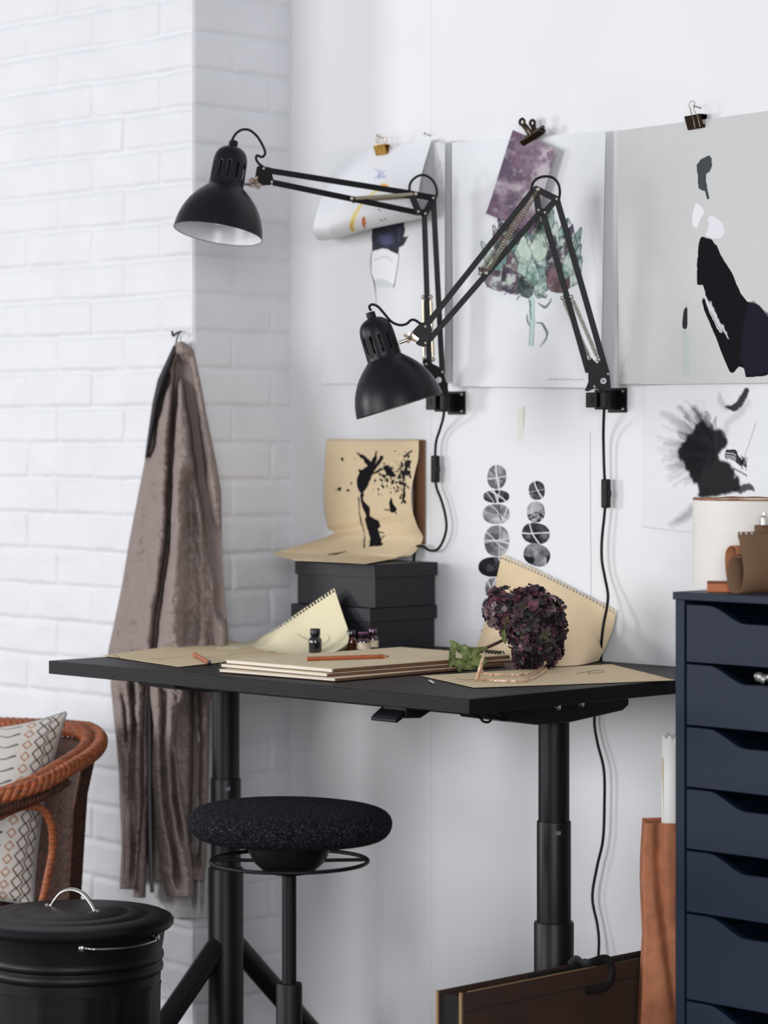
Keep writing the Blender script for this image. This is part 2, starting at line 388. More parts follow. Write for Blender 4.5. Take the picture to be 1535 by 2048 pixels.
for i in range(len(zd) - 1):
    zt, zb = zd[i] - .0025, zd[i + 1] + .0015
    hw1, hw2, dp = xm - x0 - .048, xm - x0 - .135, .0285
    hw2 = hw1 - .084
    cur = []
    for k in range(13):
        t = k / 12; cur.append((xm - hw1 + (hw1 - hw2) * t, zt - dp * (t * t * (3 - 2 * t))))
    pts = [(x0, zb), (x1, zb), (x1, zt)] + [(2 * xm - a, c) for a, c in cur] + cur[::-1] + [(x0, zt)]
    d = obj('drawer', MB().prism([(a, CY0 + .002, c) for a, c in pts], (0, .016, 0)), M_BLUE, cab, smooth=False, bevel=.0008)
    bx = MB().box((x0 + .008, CY0 + .018, zb + .005), (x0 + .018, CY0 + .5, zt - .03)).box((x1 - .018, CY0 + .018, zb + .005), (x1 - .008, CY0 + .5, zt - .03)).box((x0 + .008, CY0 + .018, zb + .005), (x1 - .008, CY0 + .5, zb + .01))
    obj('drawer_tray', bx, M_BLUE, d, smooth=False)
# paint tubes lying in the second drawer
for k, (pa, pb, r) in enumerate([((1508, 1350), (1530, 1359), .0085), ((1533, 1353), (1560, 1362), .0085)]):
    a, c = Vector(at_y(*pa, CY0 + .045)), Vector(at_y(*pb, CY0 + .055)); mb = MB()
    mb.lathe([(r * .5, 0), (r * .6, .003), (r, .005), (r, .012), (r * .85, .013), (r * .85, .014), (r, .0155), (r, (c - a).length), (r * .7, (c - a).length + .001)], a, c - a, 16, close=True)
    tag(obj('paint_tube', mb, mat('dull_aluminium', (190, 190, 188), .4, .6)), ['silver paint tube peeking from the second drawer grip, left end', 'silver paint tube deeper right in the second drawer grip'][k], 'paint tube', 'paint tubes in the second drawer')

# ================================================================== THINGS ON THE DRAWER UNIT
m_drum = mat('off_white_card', (226, 222, 216), .8, var=.03, vscale=12, bump=.1)
R_ = .112
dc = Vector(at_d(1385, 1000, 5.075)); c = Vector((dc.x, dc.y, CTOP)) + RV * R_
prof = [(R_ - .004, .004), (R_, .0), (R_, dc.z - CTOP)]
dr = thing('card_drum', 'big off-white cardboard drum standing on the blue drawer unit', 'container', c)
zz = dc.z - CTOP
mb = MB().lathe([(.001, 0), (R_, 0), (R_, zz), (R_ - .004, zz + .001), (R_ - .0045, zz - .002), (R_ - .0045, .004), (.001, .004)], c, (0, 0, 1), 64)
obj('drum_wall', mb, m_drum, dr)
pts = [c + UP * (zz + .0015 + .0012 * math.sin(a * 9) * math.sin(a * 4)) + Vector((math.cos(a), math.sin(a), 0)) * (R_ - .002) for a in np.linspace(0, 2 * math.pi, 80)]
obj('worn_rim', MB().tube(pts, .0022, 8), mat('worn_brown_rim', (150, 105, 75), .8, var=.3, vscale=60), dr)['label'] = 'brown torn rim'
# kraft pad, curled over
m_kd = mat('dark_kraft', (112, 84, 60), .8, var=.06, vscale=25, bump=.1)
kz = 4.85
kr = thing('curled_kraft_pad', 'brown kraft pad curled into a roll on the drawer unit', 'paper', at_d(1490, 1185, kz))
def ribbon(profile, length, start=0.):      # profile px polyline swept toward the right of the frame
    Pr = resample(cr(profile, 8), 60); out = []
    for l in (start, start + length * .33, start + length * .66, start + length):
        out.append([Vector(at_d(p, q, kz + dd)) + (RV * .86 + DV * .50) * l for p, q, dd in Pr])
    return np.array(out)[..., :].astype(float)
P = ribbon([(1475, 1069, 0), (1481, 1100, -.008), (1486, 1135, -.014), (1486, 1160, -.014), (1480, 1180, -.006), (1468, 1188, .006), (1456, 1175, .018), (1453, 1150, .022), (1457, 1125, .02), (1466, 1113, .01), (1475, 1116, .002)], .13)
obj('curled_sheet', MB().grid(P), m_kd, kr, solid=.0012, autosmooth=180)
P = ribbon([(1462, 1186, .02), (1450, 1160, .035), (1446, 1128, .042), (1447, 1104, .042), (1456, 1092, .03), (1466, 1096, .022), (1468, 1110, .02)], .12, .004)
obj('inner_sheet', MB().grid(P), mat('kraft_inner_lit', (160, 104, 70), .8, var=.06), kr, solid=.0012, autosmooth=180)  # warmer, lighter tone puts the light on the inner sheet into its colour
X0 = Vector(at_d(1475, 1064, kz + .0005)); dr_ = (RV * .86 + DV * .50); nh = 26
nu, nv = 140, 16; uu = np.linspace(0, .13, nu); vv = np.linspace(0, .010, nv)
P = np.array([[X0 + dr_ * u - UP * v for u in uu] for v in vv], float)
um, vm = np.meshgrid((uu[:-1] + uu[1:]) / 2, (vv[:-1] + vv[1:]) / 2)
keep = (((um % .012) - .006) ** 2 + (vm - .0045) ** 2 > .0028 ** 2) & ~((np.abs(um % .012 - .006) < .0009) & (vm < .004))
gridobj('punched_edge', P, m_kd, kr, keep=keep, solid=.0008)
q0 = Vector(at_d(1508, 1050, kz + .055)); P = np.array([[q0 + dr_ * u - UP * v for u in (0, .06)] for v in (0, .10)], float)
tag(obj('kraft_sheet', MB().grid(P), m_kd, solid=.001), 'upright brown sheet standing behind the curled kraft pad', 'paper')
q = Vector(at_d(1413, 1184, 4.90)); q.z = CTOP; e1 = Vector((.80, .60, 0)); e2 = Vector((-.60, .80, 0))
bb = [q, q + e1 * .045, q + e1 * .045 + e2 * .03, q + e2 * .03]
ob = thing('orange_box', 'small flat orange box under the curled kraft pad', 'box', q)
obj('box_tray', MB().hexa(bb, [p + UP * .0145 for p in bb]), mat('orange_card', (190, 110, 70), .7, var=.1), ob, smooth=False, bevel=.0006)
ins = [p + UP * .0148 for p in bb]; obj('box_lid', MB().hexa(ins, [p + UP * .0035 for p in ins]), mat('orange_card_dark', (120, 70, 48), .7), ob, smooth=False, bevel=.0006)
jc = Vector(at_d(1528, 1051, kz + .068)); mb = MB().lathe([(.002, 0), (.007, .001), (.0075, .014), (.004, .018), (.004, .022)], jc, (0, 0, 1), 20)
tag(obj('paper_clip', mb, M_STEEL), 'small shiny metal clip on top of the brown sheets', 'clip')

# ================================================================== WALL SHEETS AND ART
def wall_sheet(name, corners, y, res, paint, base, label, cat='poster', group=None, bow=.0, parent=None, seed=1, curl=None, tooth=.02):
    TL, TR, BR, BL = [np.array(at_y(p, q, y)) for p, q in corners]
    nu = int(np.linalg.norm(TR - TL) / res) + 2; nv = int(np.linalg.norm(BL - TL) / res) + 2
    u = np.linspace(0, 1, nu)[None, :, None]; v = np.linspace(0, 1, nv)[:, None, None]
    P = (1 - v) * ((1 - u) * TL + u * TR) + v * ((1 - u) * BL + u * BR)
    X, Y = proj(P); cv = Canvas(X, Y, base, tooth, seed)
    if paint: paint(cv)
    U_, V_ = np.meshgrid(np.linspace(0, 1, nu), np.linspace(0, 1, nv))
    d = bow * (np.sin(V_ * 3.1 + 1) * .3 + np.sin(U_ * 7 + V_ * 2) * .25 + (2 * np.abs(U_ - .5)) ** 4 + V_ ** 6)
    if curl is not None: d = d + curl(U_, V_)
    P = P.copy(); P[..., 1] -= d
    o = gridobj(name, P, M_P, parent, color=cv.C)
    if parent is None: tag(o, label, cat, group)
    return o
K = (18, 18, 22)
def art_abstract(c):
    z = lambda a: [(1220 + x / 3.47, 190 + y / 3.47) for x, y in a]
    c.poly(z([(600, 490), (625, 450), (685, 418), (705, 440), (708, 490), (690, 530), (665, 550), (665, 600), (690, 720), (672, 722), (660, 670), (612, 650), (608, 560)]), (58, 66, 70), .97, 1, False)
    c.poly(z([(600, 752), (650, 805), (620, 870), (602, 920), (572, 905), (575, 820)]), (233, 233, 236), .95, .5)
    c.poly(z([(680, 850), (720, 845), (780, 900), (788, 965), (750, 998), (700, 990), (660, 965), (680, 920)]), (229, 229, 234), .85, 1.2)
    c.poly(z([(625, 990), (640, 982), (700, 1002), (740, 1050), (770, 1120), (840, 1230), (905, 1380), (950, 1432), (1030, 1455), (1085, 1520), (1180, 1640), (1180, 1900), (1090, 1950), (950, 1960), (935, 1900), (900, 1885), (860, 1930), (835, 1925), (790, 1830), (730, 1680), (650, 1500), (633, 1430), (640, 1410), (660, 1420), (655, 1370), (640, 1320), (600, 1318), (600, 1180), (612, 1030)]), K, 1, .8, False)
    c.poly(z([(960, 1450), (1080, 1500), (1180, 1640), (1180, 1900), (1090, 1930), (960, 1930), (910, 1800)]), (30, 30, 44), .8, 3, soft=3)
    c.stroke(z([(655, 1400), (700, 1500), (765, 1640)]), [1.5, 5, 3], (210, 210, 210), 1, 1.5)
    c.stroke(z([(690, 1430), (740, 1560), (825, 1695)]), [1, 2.2, .8], (205, 205, 205), .9, 3)
    c.stroke(z([(775, 1600), (800, 1650)]), 1.8, (205, 205, 205), .9, 3)
    c.stroke(z([(690, 1500), (770, 1650)]), .6, K, .8, 1.5)
    c.poly(z([(515, 1480), (532, 1480), (532, 1600), (520, 1625), (500, 1610), (503, 1530)]), (52, 46, 52), 1, .5)
    c.stroke(z([(515, 1640), (520, 1800), (515, 1950)]), [4, 5, 4], (180, 194, 192), .55, 2)
    c.stroke(z([(535, 1640), (540, 1800), (545, 1945)]), [2, 4, 4], (186, 199, 197), .5, 2)
    c.stroke(z([(535, 1440), (528, 1475)]), .8, (160, 160, 160), .6)
    for k in range(28): c.stroke([(1243 + k * 1.6, 768 + .01 * k), (1243.9 + k * 1.6, 768.1)], .35, (90, 90, 90), .8, soft=.4)
pg = wall_sheet('poster', [(1238, 262), (1610, 211.5), (1612, 765), (1243, 769.5)], WY - .010, .0011, art_abstract, (202, 202, 200), 'large grey abstract poster with a big black brush shape, right edge of the wall', bow=.006)

def art_splash(c):
    z = lambda a: [(900 + x / 2.417, 780 + y / 2.417) for x, y in a]
    r = random.Random(3); cx, cy = 1427, 898
    for k in range(95):
        a = math.radians(r.uniform(118, 262)); L = r.uniform(40, 118); r0 = r.uniform(5, 42)
        w_ = r.uniform(1.5, 6.5); g = r.randint(20, 120); dx, dy = math.cos(a), -math.sin(a) * -1
        p = [(cx + dx * r0, cy + dy * r0 * .8), (cx + dx * L * .6 + r.uniform(-6, 6), cy + dy * L * .6), (cx + dx * L, cy + dy * L * .95)]
        c.stroke(p, [w_ * 1.2, w_, w_ * .3], (g, g, g + 4), r.uniform(.12, .4), 5, soft=5)
    for p, w_, a in [([(1105, 80), (1160, 140)], 5, .6), ([(1180, 90), (1230, 170)], 8, .85), ([(1030, 110), (1120, 170), (1180, 240)], 8, .3), ([(1180, 560), (1120, 620), (1070, 650)], 9, .28), ([(1230, 480), (1180, 580), (1100, 630)], 10, .25)]:
        c.stroke(z(p), [w_ * .5, w_, w_ * .6], (40, 40, 46), a, 4, soft=5)
    c.poly(z([(1105, 285), (1170, 190), (1215, 150), (1250, 185), (1290, 195), (1330, 200), (1335, 260), (1300, 320), (1350, 360), (1385, 420), (1400, 480), (1310, 510), (1210, 520), (1190, 470), (1150, 400), (1120, 340)]), K, .98, 6, soft=5)
    for k in range(70):
        a = math.radians(r.uniform(110, 275)); L = r.uniform(30, 78); g = r.randint(14, 50); dx, dy = math.cos(a), math.sin(a); q = r.uniform(-7, 7)
        c.stroke([(cx + dx * 14 + q, cy + dy * 10), (cx + dx * L * .6 + q, cy + dy * L * .6 + r.uniform(-4, 4)), (cx + dx * L, cy + dy * L)], [4, r.uniform(1.5, 3.2), .5], (g, g, g + 4), r.uniform(.35, .8), 4, soft=3)
    c.stroke(z([(1300, 20), (1310, 60), (1335, 85)]), [3, 6, 6], (150, 152, 158), .5, 3, soft=4)
    c.stroke(z([(1430, 0), (1410, 45), (1375, 85), (1335, 80)]), [5, 7, 7, 3], K, .95, 3, soft=2)
    c.stroke(z([(1440, 60), (1400, 110), (1340, 160), (1330, 210)]), [6, 7, 5, 5], (150, 150, 155), .35, 3, soft=5)
    c.poly(z([(1330, 295), (1375, 290), (1400, 330), (1408, 350), (1395, 365), (1370, 340), (1330, 330)]), K, .95, 2)
    for q in (305, 318, 328): c.stroke(z([(1330, q), (1360, q + 2), (1378, q + 10)]), .8, (225, 225, 225), .9)
    c.stroke(z([(1476, 160), (1450, 240), (1424, 315)]), .45, (40, 40, 44), .8)
    for k in range(16): c.stroke(z([(1400 + r.uniform(-5, 30), 330 + r.uniform(-15, 40)), (1405 + r.uniform(-5, 30), 335 + r.uniform(-15, 40)), (1400 + r.uniform(0, 35), 340 + r.uniform(-10, 50))]), .55, K, .9)
    for k in range(14): c.stroke(z([(1362 + 5 * k, 372 + k * 2.6), (1365 + 5 * k, 382 + k * 2.6 + r.uniform(-6, 6)), (1368 + 5 * k, 376 + k * 2.6)]), .5, K, .85)
    c.poly(z([(1370, 480), (1440, 450), (1465, 470), (1472, 490), (1440, 485), (1400, 500)]), K, .9, 3, soft=2)
    c.stroke(z([(935, 660), (1060, 674)]), .35, (150, 150, 150), .6)
wall_sheet('ink_painting', [(1290, 772), (1640, 750), (1640, 1090), (1286, 1054)], WY - .004, .0013, art_splash, (228, 229, 232), 'white sheet with a black splashed ink flower below the grey abstract poster', 'painting', bow=.002)

def art_artichoke(c):
    r = random.Random(5)
    teal = [(142, 168, 160), (168, 188, 180), (108, 140, 134), (188, 204, 195), (126, 152, 150)]; pur = [(95, 80, 96), (120, 104, 118), (78, 70, 88), (140, 118, 126)]
    c.blob(1062, 520, 92, 82, (188, 200, 196), .5, 0, 8, .5)
    def petal(x, y, w_, h_, rot, col, out=(50, 66, 64)):
        cq, sq = math.cos(rot), math.sin(rot)
        raw = [(0, -h_), (w_ * .55, -h_ * .45), (w_, .1 * h_), (w_ * .7, h_ * .7), (0, h_), (-w_ * .7, h_ * .7), (-w_, .1 * h_), (-w_ * .55, -h_ * .45)]
        pts = [(x + a * cq - b_ * sq, y + a * sq + b_ * cq) for a, b_ in raw]
        m = c.poly(pts, col, .92, 2.5)
        dk = tuple(int(v * .6) for v in col); n = np.clip((fbm(c.X, c.Y, 14, 3, r.randint(0, 99)) - .45) * 3.5, 0, .75); c.mix(m * n, dk)
        n = np.clip((fbm(c.X, c.Y, 18, 3, r.randint(100, 199)) - .55) * 4, 0, .7); c.mix(m * n, (214, 224, 214))
        for k in range(3):
            t = r.uniform(-.5, .5); c.stroke([(x + (t * w_ * cq) + h_ * .8 * sq * -1 * -.7, y + t * w_ * sq + .6 * h_ * cq), (x + t * .5 * w_ * cq + h_ * .6 * sq, y - .6 * h_ * cq)], .4, dk, .4, 2)
        c.stroke(pts[6:] + pts[:3], .75, out, .9, 2.5); c.stroke(pts[2:7], .5, out, .7, 2.5)
    rows = [(452, 5, 18, 34, 58), (478, 7, 19, 36, 80), (506, 8, 20, 36, 86), (534, 7, 21, 34, 82)]
    for ri, (y, n, w_, h_, sp) in enumerate(rows):
        for k in range(n):
            t = (k + .5 * (ri % 2)) / (n - 1) * 2 - 1; t = max(-1.05, min(1.05, t))
            col = r.choice(teal) if r.random() < (.72 if t > -.2 else .5) else r.choice(pur)
            petal(1066 + t * sp, y + 12 * t * t + r.uniform(-4, 4), w_ * (1 - .35 * abs(t)), h_, t * .38 + r.uniform(-.08, .08), col)
    for a in [(985, 556, 20, 34, -.9, (120, 104, 118)), (1022, 560, 24, 32, -.5, (98, 84, 100)), (1118, 556, 30, 30, .6, (128, 98, 104)), (1140, 520, 13, 40, .25, (128, 160, 150)), (1064, 548, 14, 30, 0, (150, 182, 170)), (1048, 572, 16, 26, -.4, (70, 84, 82)), (1082, 572, 14, 26, .3, (130, 150, 142)), (1046, 500, 17, 28, 0, (196, 212, 200)), (1078, 490, 19, 32, .05, (190, 206, 190))]: petal(*a)
    for p in [[(985, 570), (1010, 578), (1040, 582), (1058, 600)], [(1008, 588), (1020, 580), (1035, 585)], [(1033, 600), (1045, 588), (1055, 596)], [(1075, 590), (1100, 575), (1120, 570)], [(1140, 440), (1150, 470), (1156, 490), (1152, 520)]]: c.stroke(p, [1.6, 1.2, .5], (70, 72, 84), .8, 3)
    for x in (-1, 1): c.stroke([(1063 + x * 4.5, 600), (1063 + x * 4.5, 650), (1062 + x * 4, 692)], .8, (92, 118, 110), .85, 1.2)
    c.stroke([(1063, 596), (1063, 640), (1062, 690)], [5, 4.5, 3.5], (176, 204, 194), .75, 1.5)
    c.stroke([(1058, 602), (1062, 640)], [2.5, .8], (60, 76, 74), .7, 2)
    for p, w_ in [([(1080, 592), (1090, 594), (1093, 588)], 2.8), ([(1074, 606), (1088, 614), (1098, 606), (1102, 596)], 3), ([(1052, 628), (1054, 642), (1058, 652)], 1.8), ([(1072, 645), (1084, 648), (1093, 664), (1090, 680), (1079, 692)], 3)]:
        c.stroke(p, [w_ * .3, w_, w_ * .7, .4], (108, 116, 116), .85, 1.5); c.stroke([(a + 1.5, b_ + 1.2) for a, b_ in p], .5, (58, 60, 64), .7, 1.5)
    sx = 1095
    for k in range(24):
        c.stroke([(sx, 759.5 + r.uniform(-1, 1)), (sx + 2, 758.5 + r.uniform(-2.6, 1.4)), (sx + 3.4, 760 + r.uniform(-1, 1.5))], .42, (90, 90, 92), .7); sx += 3.3
    c.stroke([(928, 773), (962, 773.5)], .35, (120, 120, 120), .6)
wall_sheet('poster', [(908, 286), (1216, 262), (1213, 776), (912, 773)], WY - .012, .00105, art_artichoke, (229, 230, 233), 'white poster of a watercolour artichoke behind the right lamp', bow=.006, curl=lambda U, V: .012 * U ** 8 * V)

def art_swatch(c):
    n = fbm(c.X, c.Y, 34, 5, 21); n2 = fbm(c.X, c.Y, 22, 5, 77); n3 = fbm(c.X, c.Y, 7, 3, 5)
    c.mix(np.clip((n - .42) * 5, 0, 1) * .85, (88, 76, 96)); c.mix(np.clip((n2 - .5) * 5, 0, 1) * .6, (126, 98, 112))
    c.mix(np.clip((n2 - .58) * 6, 0, 1) * np.clip((.5 - n) * 8, 0, 1), (214, 206, 212)); c.mix(np.clip((n3 - .6) * 3, 0, 1) * .5, (196, 184, 192))
    c.mix(np.clip((.44 - n) * 7, 0, 1) * .7, (205, 197, 204))
wall_sheet('paint_swatch', [(1028, 260), (1116, 301), (1066, 470), (976, 427)], WY - .028, .0012, art_swatch, (150, 132, 144), 'purple watercolour swatch held by a bulldog clip over the artichoke poster', 'swatch', bow=.004)

def art_bottle(c):
    z = lambda a: [(620 + x / 3.863, 250 + y / 3.863) for x, y in a]
    c.poly(z([(475, 880), (480, 780), (640, 700), (725, 740), (732, 830), (720, 868), (762, 858), (722, 930), (686, 950), (680, 1005), (640, 985), (590, 955), (540, 955), (480, 978)]), (36, 36, 52), .97, 1, False)
    c.blob(*z([(585, 885)])[0], 14, 10, (92, 96, 132), .7, 0, 4, .7); c.stroke(z([(690, 800), (685, 900)]), 1.2, (95, 100, 130), .5, 2)
    c.poly(z([(476, 1000), (560, 960), (660, 990), (680, 1010), (665, 1120), (645, 1235), (600, 1200), (540, 1190), (500, 1200), (475, 1130)]), (236, 237, 238), .8, 1)
    c.poly(z([(500, 1200), (560, 1188), (645, 1235), (640, 1275), (580, 1265), (505, 1270)]), (207, 209, 211), .9, 1)
    c.poly(z([(505, 1270), (580, 1262), (640, 1275), (625, 1500), (510, 1500)]), (224, 225, 227), .8, 1)
    c.stroke(z([(475, 975), (468, 1060), (472, 1150), (492, 1205), (505, 1300), (508, 1390)]), [.7, 1.1, .6, 1.4, .7, .5], (40, 42, 48), .85, 1)
    c.stroke(z([(684, 1000), (676, 1070), (660, 1180), (645, 1250)]), [.7, .7, .9, 1.3], (40, 42, 48), .8, 1)
    for k in range(10): c.stroke(z([(490 + 15 * k, 1045 - 24 * math.sin(k / 9 * 3.1)), (500 + 15 * k, 1043 - 24 * math.sin(k / 9 * 3.1))]), .7, (120, 120, 122), .7, 1.5)
    c.mix(np.clip((c.X - 868) / 22, 0, 1) * np.clip((430 - c.Y) / 60, 0, 1) * np.clip((fbm(c.X, c.Y, 30, 3, 8) - .25) * 2, 0, 1) * .55, (150, 150, 150))  # shade of the curling sheet painted into the print's upper right
wall_sheet('poster', [(645, 306), (905, 283), (903.5, 766), (646, 768)], WY - .006, .0013, art_bottle, (224, 225, 226), 'pale print of a dark-necked vase, half covered by the curling sheet', bow=.004, curl=lambda U, V: .018 * U ** 10)

stones = [(993, 954, 19, 24, .1, 110), (992, 993, 26, 13, 0, 42), (992, 1028, 27, 20, 0, 150), (993, 1082, 25, 31, 0, 128), (989, 1134, 33, 20, 0, 36), (987, 1177, 17, 21, 0, 120), (977, 1215, 14, 20, .2, 80), (964, 1271, 8, 18, .65, 70),
          (1073, 981, 16, 19, -.1, 90), (1071, 1024, 18, 21, 0, 170), (1071, 1067, 28, 21, .15, 62), (1073, 1110, 27, 22, .35, 120)]
def art_stones(c):
    r = random.Random(11)
    for i, (x, y, a, b_, ro, g) in enumerate(stones):
        m = c.ell(x, y, a, b_, ro).astype(float); c.mix(m, (g, g, g + 5))
        n = fbm(c.X, c.Y, 16, 4, 30 + i); c.mix(m * np.clip((n - .5) * 4, 0, .8), (max(20, g - 60),) * 3); c.mix(m * np.clip((.42 - n) * 4, 0, .6), (min(215, g + 70),) * 3)
        if i in (11,):
            c.mix(m * np.clip((fbm(c.X, c.Y, 22, 2, 91) - .55) * 12, 0, 1), (30, 30, 34)); continue
        if i == 9: c.mix(m * (c.Y > y) * (fbm(c.X, c.Y, 3, 2, 5) > .5), (50, 50, 54)); continue
        k0 = c.C.copy()
        for k in range(r.choice((2, 3, 4))):
            ang = r.uniform(-.5, .5) + (1.57 if r.random() < .6 else .2); off = r.uniform(-.6, .6) * a
            d = np.abs((c.X - x - off) * math.sin(ang) - (c.Y - y) * math.cos(ang) + 2 * np.sin((c.Y + c.X) / 14 + k)); wv = r.uniform(.7, 2.2)
            c.mix(m * np.clip((wv - d) * 1.5, 0, 1), (214, 215, 218) if r.random() < .8 else (28, 28, 32))
wall_sheet('pebble_print', [(935, 851), (1179, 862), (1181, 1262), (935, 1262)], WY - .0012, .0011, art_stones, (231, 232, 235), 'white print with two stacks of grey striped pebbles above the desk', 'poster', bow=.0, tooth=.005)
wall_sheet('masking_tape', [(1035, 814), (1047, 812), (1045, 880), (1033, 882)], WY - .0015, .01, None, (229, 226, 214), 'short strip of cream masking tape on the wall above the pebble print', 'tape')

# curling sheet with yellow strokes, over the left print
def art_yellow(c):
    z = lambda a: [(620 + x / 3.863, 250 + y / 3.863) for x, y in a]
    c.stroke(z([(545, 470), (585, 466), (560, 490), (490, 520), (420, 590), (365, 660), (330, 730), (325, 790), (345, 835), (385, 852)]), [2, 4, 3, 2.2, 2.5, 4, 5, 4.6, 4, 3], (236, 214, 130), .9, 2.5)
    c.stroke(z([(550, 462), (590, 470), (575, 490)]), [2, 3, 2], (226, 158, 72), .8, 2)
    c.stroke(z([(330, 740), (322, 790), (345, 840), (385, 855)]), [1, 2.5, 3.5, 2], (214, 160, 60), .7, 3)
    c.poly(z([(395, 735), (415, 705), (430, 740), (420, 800), (405, 780)]), (206, 112, 44), .95, 2)
    c.poly(z([(412, 800), (440, 800), (465, 840), (430, 842), (412, 825)]), (80, 30, 24), .95, 2)
    c.stroke(z([(345, 845), (380, 855)]), [1.5, 3], (150, 50, 30), .9, 2)
    for a, b_, l in [(525, 795, 18), (550, 740, 14), (585, 735, 9), (535, 660, 9), (620, 780, 12), (600, 790, 9), (480, 850, 14), (610, 798, 10)]:
        c.stroke(z([(a - l, b_ - l * .6), (a + l, b_ + l * .6)]), [.8, 2.1, .6], (32, 30, 34), .9, 2.5)
    r = random.Random(2)
    for k in range(7): c.stroke(z([(490 + r.uniform(0, 90), 350 + r.uniform(-20, 70)) for _ in range(4)]), .42, (120, 136, 190), .55, 3)
    c.stroke(z([(495, 415), (530, 395), (560, 400), (595, 385)]), .7, (66, 84, 150), .7, 3)
xw0, xw1 = at_y(700, 330, WY - .02)[0], at_y(869, 440, WY - .02)[0]
nu, nv = 150, 150
topc = [(676, 326), (700, 313), (735, 300), (762, 293), (810, 288), (846, 281), (863, 277)]
botc = [(652, 486), (690, 482), (740, 465), (800, 452), (869, 437)]
tp = resample(topc, nu); bt_ = resample(botc, nu); P = np.zeros((nv, nu, 3))
for j in range(nu):
    u = j / (nu - 1); D = .085 * (1 - u) ** .8 + .05
    for i in range(nv):
        v = i / (nv - 1) * 1.28; a = min(v, 1.0)
        if v <= 1: d = D * (math.sin(math.pi * .5 * a ** 1.25) if a < .8 else math.sin(math.pi * .5 * a ** 1.25)); 
        top0 = at_y(tp[j][0], tp[j][1], WY - .018); bot0 = at_y(bt_[j][0], bt_[j][1], WY - .018)
        # profile: falls out from the wall, then rolls back under
        th = v * 1.0
        if th < .86: dd, zz = D * math.sin(math.pi / 2 * (th / .86) ** 1.1), th / .86 * .86
        else:
            q = (th - .86) / .14; q = min(q, 3.); dd = D * (.45 + .55 * math.cos(q * math.pi / 2.9)); zz = .86 + .14 * math.sin(min(q, 3.) * math.pi / 2.6)
        px_ = tp[j][0] + (bt_[j][0] - tp[j][0]) * min(1, zz) ** .9
        base = top0[2] + (bot0[2] - top0[2]) * zz
        xb = top0[0] + (bot0[0] - top0[0]) * min(zz, 1)
        P[i, j] = (xb + D * .98 * math.sin(math.pi / 2 * min(1, zz)) * .0, WY - .018 - dd, base)
# keep the hanging sheet's outline over its pinned top corners: shift along the wall by the bulge seen from the front
for j in range(nu):
    u = j / (nu - 1)
    P[:, j, 0] += (1 - u) * (WY - .018 - P[:, j, 1]) * .72
X, Y = proj(P); cy_ = Canvas(X, Y, (233, 233, 236), .01); art_yellow(cy_)
msk = (np.arange(nv)[:, None] / (nv - 1) * 1.28 > 1.02); cy_.C = np.where(msk[..., None], np.array(lin((226, 227, 230))), cy_.C)
tag(gridobj('curled_sheet', P, M_P, color=cy_.C), 'white sheet with yellow and orange ink marks, its lower edge curling off the wall', 'drawing')

# clips and pins
def nail(p, label):
    p = Vector(p); d = Vector((-.35, -1, .35)).normalized()
    t = thing('nail', label, 'nail', p)
    obj('shank', MB().tube([p, p + d * .016], .0009, 8), M_DARKCLIP, t); obj('nail_head', MB().lathe([(.0022, 0), (.0022, .001)], p + d * .016, d, 14, close=True), M_DARKCLIP, t)
def binder(px, py, y, wpx, mt, label, tilt=0.):
    c = Vector(at_y(px, py, y)); k = depth_of(c) / F; W = wpx * k / .71; H = W * .62
    e = Vector((math.cos(tilt), 0, math.sin(tilt))); up = Vector((-math.sin(tilt), 0, math.cos(tilt))); n = Vector((0, -1, 0))
    t = thing('binder_clip', label, 'clip', c)
    sec = [(-.5, -.0), (-.12, 1), (.12, 1), (.5, 0)]
    A = [c - e * W / 2 + n * (.35 * H * (1 - (s_)) * sgn) + up * (H * (s_ - .5)) for sgn, s_ in ((-1, 1), (-1, 0))]
    mb = MB(); T = .0007
    for sg in (-1, 1):
        b0 = c - up * H / 2 + n * sg * .0012; t0 = c + up * H / 2 + n * sg * H * .42
        mb.bar(b0 + up * 0, t0, W, T * 2, (t0 - b0).cross(e))
        mb.tube([b0 - e * W / 2, b0 + e * W / 2], .0012, 8)
    mb.bar(c + up * H / 2 - n * H * .42, c + up * H / 2 + n * H * .42, W, T * 2, up)
    obj('clip_body', mb, mt, t)
    for sg in (-1, 1):
        o = c - up * H / 2 + n * sg * (.003 + H * .2) ; tip = H * 2.2
        f = n * sg * H * .55; q = W * .26; dx = e * (sg * W * .24)
        pts = [o - e * q * .6 + dx, o - e * q * .55 + up * tip * .35 + f * .4 + dx, o - e * q * .4 + up * tip * .6 + f + dx]
        loop = [o + dx + f + up * (tip * .78) + e * math.cos(a) * q * .75 + up * math.sin(a) * q * .75 for a in np.linspace(math.radians(245), math.radians(-65), 12)]
        pts2 = [o + e * q * .4 + up * tip * .6 + f + dx, o + e * q * .55 + up * tip * .35 + f * .4 + dx, o + e * q * .6 + dx]
        obj('wire_handle', MB().tube(cr(pts + loop + pts2, 4), .0008, 6), mt if mt is not M_DARKCLIP else M_BRASSY, t)
binder(763, 300, WY - .034, 22, M_GOLD, 'gold binder clip holding the curling sheet on the left', .05)
binder(1391, 244, WY - .014, 29, M_DARKCLIP, 'bronze binder clip at the top of the grey abstract poster', .06)
nail(at_y(1401, 217, WY), 'small nail above the bronze binder clip')
nail(at_y(765, 277, WY), 'small nail above the gold binder clip')
nail(at_y(861, 272, WY), 'pin holding the right corner of the curling white sheet')
